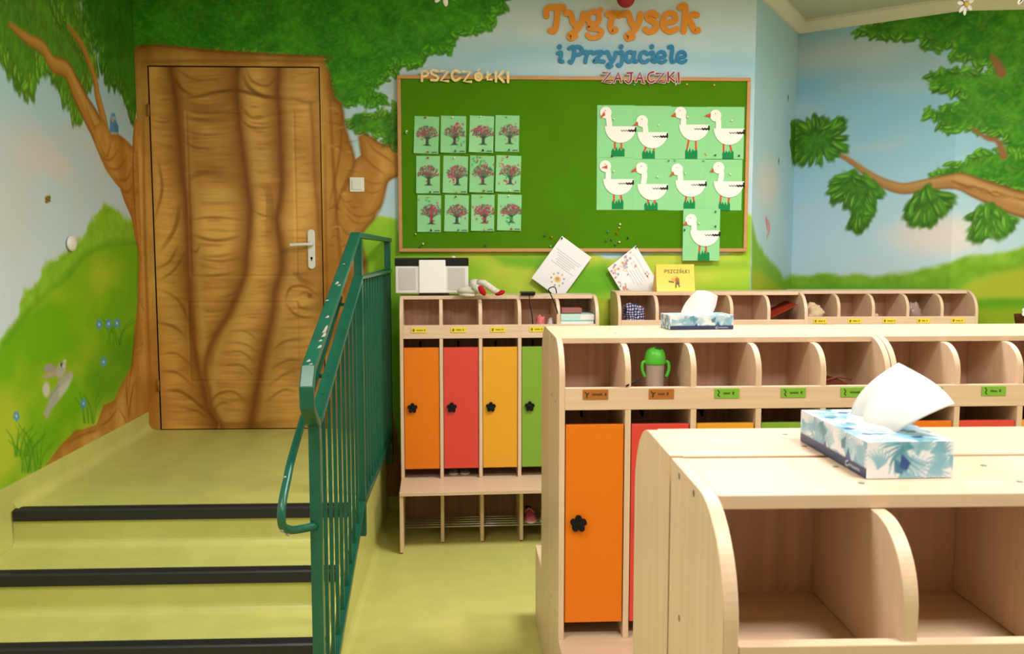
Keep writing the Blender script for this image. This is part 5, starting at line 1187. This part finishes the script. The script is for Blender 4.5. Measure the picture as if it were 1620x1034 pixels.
# ================================================================== TISSUE BOXES
def tissue_box(label, loc, rz, wd, ln, ht, tissue):
    """long side along x, front face at y=0"""
    t = thing('tissue_box', label, 'tissue box', loc, rz, 'patterned tissue boxes')
    r = random.Random(12)
    LB, TEAL, NAVY, WHT, CREAM = (124, 176, 198), (78, 142, 162), (40, 76, 136), (224, 228, 238), (222, 214, 206)
    def leaves(cv, w_, h_, seed):
        r = random.Random(seed); cv.rgb[:] = WHT
        n1 = fbm(cv.U * 40, cv.V * 40, seed, 3)[..., None]; cv.rgb[:] = cv.rgb * (1 - .25 * n1) + np.asarray(CREAM) * .25 * n1
        for k in range(int(w_ * h_ / .00036)):
            u, v = r.uniform(0, w_), r.uniform(0, h_); th = r.uniform(0, 6.28); L = r.uniform(.02, .04); col = r.choice([LB, LB, TEAL, (120, 160, 196), (170, 205, 220)])
            n = 7
            for j in range(n):
                a = th + (j - n / 2) * .22; cv.stroke([(u, v), (u + .5 * L * math.cos(a), v + .5 * L * math.sin(a)), (u + L * math.cos(a + .25), v + L * math.sin(a + .25))], [.0018, .0034, .0008], col, .0012, .85)
        for k in range(max(2, int(w_ * h_ / .0025))):
            u, v = r.uniform(.1 * w_, .9 * w_), r.uniform(.1 * h_, .8 * h_); th = r.uniform(.9, 2.4); L = .024
            d = np.array([math.cos(th), math.sin(th)]); n_ = np.array([-d[1], d[0]]); q = np.array([u, v])
            cv.poly([tuple(q - d * L * .5), tuple(q - d * L * .2 + n_ * .008), tuple(q + d * L * .5), tuple(q - d * L * .15 - n_ * .008)], r.choice([NAVY, (52, 96, 152), (64, 120, 150)]), .0012)
    rs = .0017
    def face(name, w_, h_, fn, seed, band=False):
        cv = Canvas(0, w_, 0, h_, rs); leaves(cv, w_, h_, seed)
        if band:
            cv.poly([(.0, -.01), (w_ + .01, -.01), (w_ + .01, .0135), (.0, .0135)], (36, 54, 96), .0008)
            x = w_ * .72
            cv.stroke([(x + .008, .0108), (x, .007), (x + .002, .003), (x + .009, .0045)], .0016, (226, 230, 238), .0008)
            cv.stroke([(x + .010 + i * .0028, .0075 if i % 2 else .0045) for i in range(13)], .0013, (214, 220, 232), .0008)
        return cv.mesh(name, 'gloss_print', fn, parent=t)
    face('front_face', ln, ht, lambda U, V: (U, 0 * U, V), 31, True)
    face('rear_face', ln, ht, lambda U, V: (ln - U, 0 * U + wd, V), 32, True)
    face('left_face', wd, ht, lambda U, V: (0 * U, wd - U, V), 33)
    face('right_face', wd, ht, lambda U, V: (0 * U + ln, U, V), 34)
    cv = Canvas(0, ln, 0, wd, rs); leaves(cv, ln, wd, 35)
    cv.ell(ln / 2, wd / 2, .062, .020, 0, (230, 226, 224), .12)
    cv.mesh('top_face', 'gloss_print', lambda U, V: (U, V, 0 * U + ht), parent=t)
    MB().box(.0005, ln - .0005, .0005, wd - .0005, .0, ht - .001).build('carton', 'white_card', t)
    # tissue: a folded sheet pulled from the slot
    (bl, br, tr, tl, lean) = tissue
    n1, n2 = 22, 18; vs = []; fs = []
    for j in range(n2 + 1):
        v = j / n2
        for i in range(n1 + 1):
            u = i / n1
            x = (bl[0] * (1 - u) + br[0] * u) * (1 - v) + (tl[0] * (1 - u) + tr[0] * u) * v
            z = (bl[1] * (1 - u) + br[1] * u) * (1 - v) + (tl[1] * (1 - u) + tr[1] * u) * v
            z += .008 * math.sin(math.pi * u) * v * v
            x += -.010 * math.sin(math.pi * v) * (1 - u) + .004 * math.sin(math.pi * v) * u
            y = wd / 2 + lean * v * v + .012 * math.sin(2.2 * math.pi * u + .6) * (.35 + .65 * (1 - v)) * .6 + .004 * math.sin(7 * u + 3 * v)
            vs.append((x, y, ht - .004 + z))
    for j in range(n2):
        for i in range(n1): a = j * (n1 + 1) + i; fs.append((a, a + 1, a + n1 + 2, a + n1 + 1))
    m = MB(); m.add(vs, fs, True); o = m.build('tissue', mat('tissue_white', (222, 219, 217), .9, .1), t)
    md = o.modifiers.new('thickness', 'SOLIDIFY'); md.thickness = .0012; md.offset = 0
    m = MB(); m.blob((ln / 2, wd / 2, ht), (.058, .016, .005), 4, .06, 20, 8); m.build('tissue_base', 'tissue_white', t)
    return t
q1 = at_z(1370, 757, HT); q3 = at_z(1266, 697, HT)
a2 = math.atan2(q3[1] - q1[1], q3[0] - q1[0])
# the near box: its long front face looks left, so the box is turned with its length going away
tissue_box('larger-looking blue leaf tissue box with upright white tissue on the nearest cabinets', (q3[0], q3[1], HT), a2 + math.pi, .115, .226, .048, ((.035, 0), (.165, .0), (.222, .052), (.066, .084), .058))
q1 = at_z(1062, 524, HT); q1[1] = 3.12; q1[0] = at_y(1060, 518, 3.12)[0]
tissue_box('blue leaf tissue box with white tissue on the middle row cabinets', (q1[0], q1[1], HT), math.radians(4), .12, .226, .049, ((.055, 0), (.172, .0), (.192, .066), (.115, .085), .01))

# ================================================================== CUBBY CONTENTS
SH = 1.0595                                          # cubby floor height
def in_cab(cab, u, v, z=SH): return cab.matrix_basis @ Vector((u, v, z))
# sippy cup
c = in_cab(cabA, 1.5 * P_ + T_ / 2 + .006, .12)
cup = thing('sippy_cup', 'clear cup with green dome lid and two green handles', 'cup', tuple(c))
mat('cup_clear', (226, 214, 208), .12, .6).node_tree.nodes['Principled BSDF'].inputs['Alpha'].default_value = .4; mat('cup_green', (82, 186, 52), .35, .45)
MB().lathe([(.025, .0), (.028, .003), (.031, .108), (.0315, .110), (.0295, .1095), (.0265, .004), (.0, .004)], (0, 0, 0), 24).build('cup_body', 'cup_clear', cup)
MB().lathe([(.033, .106), (.0345, .112), (.034, .126), (.031, .142), (.025, .153), (.014, .160), (.0, .162)], (0, 0, 0), 24).build('lid', 'cup_green', cup)
MB().blob((.006, -.014, .157), (.012, .007, .005), 0, 0, 12, 8).build('spout', mat('cup_dark_green', (24, 80, 26), .5, .3), cup)
for s_ in (-1, 1):
    m = MB(); m.tube([tuple(x) for x in catmull([(s_ * .028, -.006, .116), (s_ * .040, -.008, .113), (s_ * .0435, -.010, .098), (s_ * .041, -.012, .082), (s_ * .034, -.013, .066)], 4)], .0055, 8); m.build('handle', 'cup_green', cup)
# black stick lying over the label rail
a, b = in_cab(cabA, .207, -.002, 1.1155), in_cab(cabA, .262, .055, 1.128)
m = MB(); m.tube([tuple(a), tuple((a + b) / 2 + Vector((0, 0, .001))), tuple(b)], .003, 6)
tag(m.build('black_stick', 'black_plastic'), 'thin black stick leaning over the cubby edge beside the sippy cup', 'stick')
# dark red folded thing in the fifth cubby
mat('dark_red', (104, 46, 28), .6, .3)
c = in_cab(cabA, 4 * P_ + .085, .10)
m = MB(); m.prism([(-.045, 0), (.05, 0), (.055, .030), (.02, .054), (-.01, .062), (-.04, .050)], -.02, .05, 'y'); m.tube([(-.04, -.025, .054), (.0, -.026, .066), (.05, -.02, .058)], .004, 6)
o = m.build('dark_red_pouch', 'dark_red', None, .006, 3); o.location = c; tag(o, 'dark red pouch in the fifth cubby of the sippy cup cabinet', 'pouch')
# checked bag
def crumple(name, label, cat, loc, r, material, seed, amp=.16, group=None):
    m = MB()
    rs = np.random.default_rng(seed); nu, nv = 26, 16; vs = []; fs = []
    ph = rs.uniform(0, 40, 2)
    for j in range(nv + 1):
        t = math.pi * j / nv
        for i in range(nu):
            a = 2 * math.pi * i / nu
            d = np.array([math.sin(t) * math.cos(a), math.sin(t) * math.sin(a), math.cos(t)])
            k = 1 + amp * 2 * (float(fbm(np.array([d[0] * 2.4 + 20 + ph[0]]), np.array([d[2] * 2.4 + d[1] * 1.7 + 20 + ph[1]]), seed, 3)[0]) - .5) * 1.6
            z = r[2] * d[2] * k; z = max(z, -r[2] * .9)
            vs.append((r[0] * d[0] * k, r[1] * d[1] * k, z + r[2] * .9))
    for j in range(nv):
        for i in range(nu): fs.append((j * nu + i, (j + 1) * nu + i, (j + 1) * nu + (i + 1) % nu, j * nu + (i + 1) % nu))
    m.add(vs, fs, True); o = m.build(name, material); o.location = loc; return tag(o, label, cat, group)
# checked cloth: crossed stripes
mk = bpy.data.materials.new('checked_cloth'); mk.use_nodes = True; nt = mk.node_tree; bs = nt.nodes['Principled BSDF']; bs.inputs['Roughness'].default_value = .9
tcn = nt.nodes.new('ShaderNodeTexCoord'); mx_ = nt.nodes.new('ShaderNodeMix'); mx_.data_type = 'RGBA'; mx_.blend_type = 'MULTIPLY'; mx_.inputs[0].default_value = 1
for i, ax in enumerate(('X', 'Z')):
    wv = nt.nodes.new('ShaderNodeTexWave'); wv.bands_direction = ax; wv.inputs['Scale'].default_value = 22; wv.inputs['Distortion'].default_value = 5; wv.inputs['Detail'].default_value = 2
    rp = nt.nodes.new('ShaderNodeValToRGB'); rp.color_ramp.elements[0].position = .4; rp.color_ramp.elements[1].position = .55; rp.color_ramp.elements[0].color = rgba((76, 84, 130)); rp.color_ramp.elements[1].color = rgba((226, 218, 226))
    nt.links.new(tcn.outputs['Object'], wv.inputs['Vector']); nt.links.new(wv.outputs['Fac'], rp.inputs[0]); nt.links.new(rp.outputs[0], mx_.inputs[6 + i])
nt.links.new(mx_.outputs[2], bs.inputs['Base Color']); MATS['checked_cloth'] = mk
c = in_cab(cabG, .098, .11); crumple('checked_bag', 'crumpled blue and white checked cloth bag in a cubby', 'bag', c, (.062, .06, .072), 'checked_cloth', 5, .28)
c = in_cab(cabG, .065, .115, SH + .06)
c = in_cab(cabG, 4 * P_ + .06, .02)
m = MB(); a = [(-.035, .0, .0), (.125, .0, .078), (.125, .2, .085), (-.035, .2, .006)]
m.add(a + [(x, y, z + .004) for x, y, z in a], [(0, 1, 2, 3), (7, 6, 5, 4), (0, 4, 5, 1), (1, 5, 6, 2), (2, 6, 7, 3), (3, 7, 4, 0)])
o = m.build('red_folder', mat('folder_red', (140, 44, 20), .45, .4)); o.location = in_cab(cabG, 4 * P_ + .056, .05, SH + .048); tag(o, 'brick red folder leaning across the last cubby below the geese', 'folder')
crumple('paper_bag', 'crumpled beige paper bag in the first cubby of the recess cabinet', 'bag', in_cab(cabH, .105, .11), (.055, .05, .062), mat('beige_paper', (208, 182, 150), .8, .2), 8, .3)
crumple('plastic_bag', 'crumpled greyish plastic bag in the recess cabinet', 'bag', in_cab(cabH, 3 * P_ + .09, .12), (.046, .046, .062), mat('bag_plastic', (176, 150, 140), .3, .5, trans=.25), 9, .3)
crumple('small_cloth', 'small pale cloth lump in a recess cabinet cubby', 'cloth', in_cab(cabH, 2 * P_ + .045, .07), (.022, .02, .036), mat('pale_cloth', (214, 186, 160), .9, .1), 10, .2)
# left cabinet: books, snack box, pink soft thing
mat('book_teal', (150, 200, 200), .4, .4); mat('book_mint', (186, 220, 212), .4, .4); mat('book_page', (236, 232, 222), .8, .1)
c = in_cab(cabL, 4 * P_ + T_ + .004, .03)
for k, (z, mt, lb, lo) in enumerate(((0, 'book_teal', 'lower teal exercise book in the fifth cubby of the radio cabinet', .0), (.014, 'book_mint', 'upper pale teal box with white end in the fifth cubby of the radio cabinet', .002))):
    t = thing('book', lb, 'book', (c[0] + lo, c[1] + lo, c[2] + z + .0005 + (.058 - .0) * 1), math.radians(2.3)); t.location.z = SH * 1.014 + (.0005 if k == 0 else .0685)
    MB().box(0, .178, 0, .13, 0, .067 if k == 0 else .032).build('cover', mt, t, .001)
    if k: MB().box(.105, .1785, -.0008, .0, .002, .028).build('end_label', 'white_plastic', t)
    else: MB().box(.002, .176, -.0006, .0, .006, .061).build('page_edge', 'book_page', t)
c = in_cab(cabL, 4 * P_ + T_ + .07, .07, SH + .101)
m = MB(); m.box(-.055, .055, 0, .08, 0, .028)
o = m.build('pink_box', mat('pink_brown', (150, 92, 88), .6, .3), None, .004, 2); o.location = c; o.rotation_euler.z = .04; tag(o, 'dull pink small box lying on the books in the radio cabinet', 'box')
crumple('pink_sock', 'pink soft sock lying in the fourth cubby of the radio cabinet', 'sock', in_cab(cabL, 3 * P_ + .125, .07), (.026, .03, .05), mat('sock_pink', (206, 112, 108), .9, .1), 14, .2)
crumple('grey_sock', 'pale grey soft sock lying in the fourth cubby of the radio cabinet', 'sock', in_cab(cabL, 3 * P_ + .178, .07), (.020, .03, .042), mat('sock_grey', (196, 180, 176), .9, .1), 15, .2)
# shoes
def shoe(label, loc, rz, mats, s_=1.0):
    t = thing('child_shoe', label, 'shoe', loc, rz, 'children shoes')
    n = 18; L = .15 * s_
    prof = [(0, .024), (.1, .028), (.3, .026), (.5, .025), (.7, .031), (.85, .030), (.96, .020), (1, .006)]
    def half(f): return np.interp(f, [q[0] for q in prof], [q[1] for q in prof]) * s_
    top = lambda f: np.interp(f, [0, .15, .35, .5, .7, .9, 1], [.055, .05, .042, .046, .036, .026, .016]) * s_
    so = [(f * L, half(f)) for f in np.linspace(0, 1, n)] + [(f * L, -half(f)) for f in np.linspace(1, 0, n)]
    MB().prism([(y, x) for x, y in so], 0, .01 * s_, 'z').build('sole', mats[1], t, .002)
    m = MB(); vs = []; fs = []
    for f in np.linspace(0.01, .99, n):
        for a in np.linspace(0, math.pi, 9): vs.append((half(f) * .95 * math.cos(a), f * L, .01 * s_ + (top(f) - .01 * s_) * math.sin(a) ** .7))
    for i in range(n - 1):
        for j in range(8): k = i * 9 + j; fs.append((k, k + 1, k + 10, k + 9))
    fs += [tuple(range(8, -1, -1)), tuple((n - 1) * 9 + k for k in range(9))]
    m.add(vs, fs, True); m.build('upper', mats[0], t)
    m = MB()
    m.tube([(-.028 * s_, .055 * s_, .030 * s_), (0, .06 * s_, .056 * s_), (.028 * s_, .055 * s_, .030 * s_)], .006 * s_, 8); m.build('strap', mats[2], t)
    MB().blob((0, .03 * s_, .052 * s_), (.017 * s_, .026 * s_, .006 * s_), 0, 0, 14, 8).build('opening', 'dark_gap', t)
mat('shoe_pink', (214, 110, 140), .6, .3); mat('shoe_rose', (236, 160, 178), .5, .4); mat('shoe_sole', (226, 216, 210), .6, .3); mat('shoe_plum', (120, 66, 70), .7, .2)
for u, lb, mm, a in ((3 * P_ + .055, 'left pink child shoe on the shoe rods of the radio cabinet', ('shoe_pink', 'shoe_sole', 'shoe_rose'), math.pi + .1), (3 * P_ + .158, 'right pink child shoe, mostly hidden, on the radio cabinet shoe rods', ('shoe_pink', 'shoe_sole', 'shoe_rose'), math.pi - .1)):
    shoe(lb, tuple(in_cab(cabL, u, .06, .0865)), a, mm)
mat('shoe_grey', (120, 116, 112), .7, .2)
for u, lb in ((P_ + .075, 'left grey child slipper behind the red door'), (P_ + .135, 'right grey child slipper behind the red door')):
    shoe(lb, tuple(in_cab(cabL, u, .20, .3105)), math.pi, ('shoe_grey', 'shoe_sole', 'shoe_grey'), .9)
# far right: unidentified dark brown item with white top, shaped as a flower basket, cut by the frame
mat('wicker', (96, 52, 26), .8, .2, vary=.3, scale=(80, 80, 120), bump=.6, bscale=150)
p = at_y(1634, 505, 5.22)
bk_ = thing('basket_like_item', 'unidentified dark brown item with white top, shaped as a basket, at right edge', 'basket', (p[0], 5.22, .0))
sh_z = 1.0
MB().lathe([(.07, 1.0), (.085, 1.05), (.095, 1.10), (.10, 1.13), (.09, 1.13), (.07, 1.02)], (0, 0, 0), 24).build('basket_bowl', 'wicker', bk_)
MB().lathe([(.08, 0), (.08, .02), (.02, .05), (.018, .97), (.07, 1.0)], (0, 0, 0), 20).build('basket_stand', 'wicker', bk_)
m = MB()
for k in range(5): a = k * 1.257; m.blob((-.075 + .018 * math.cos(a), -.06, 1.15 + .018 * math.sin(a)), (.016, .006, .014), 0, 0, 10, 6)
m.build('white_flower', 'petal_white', bk_)
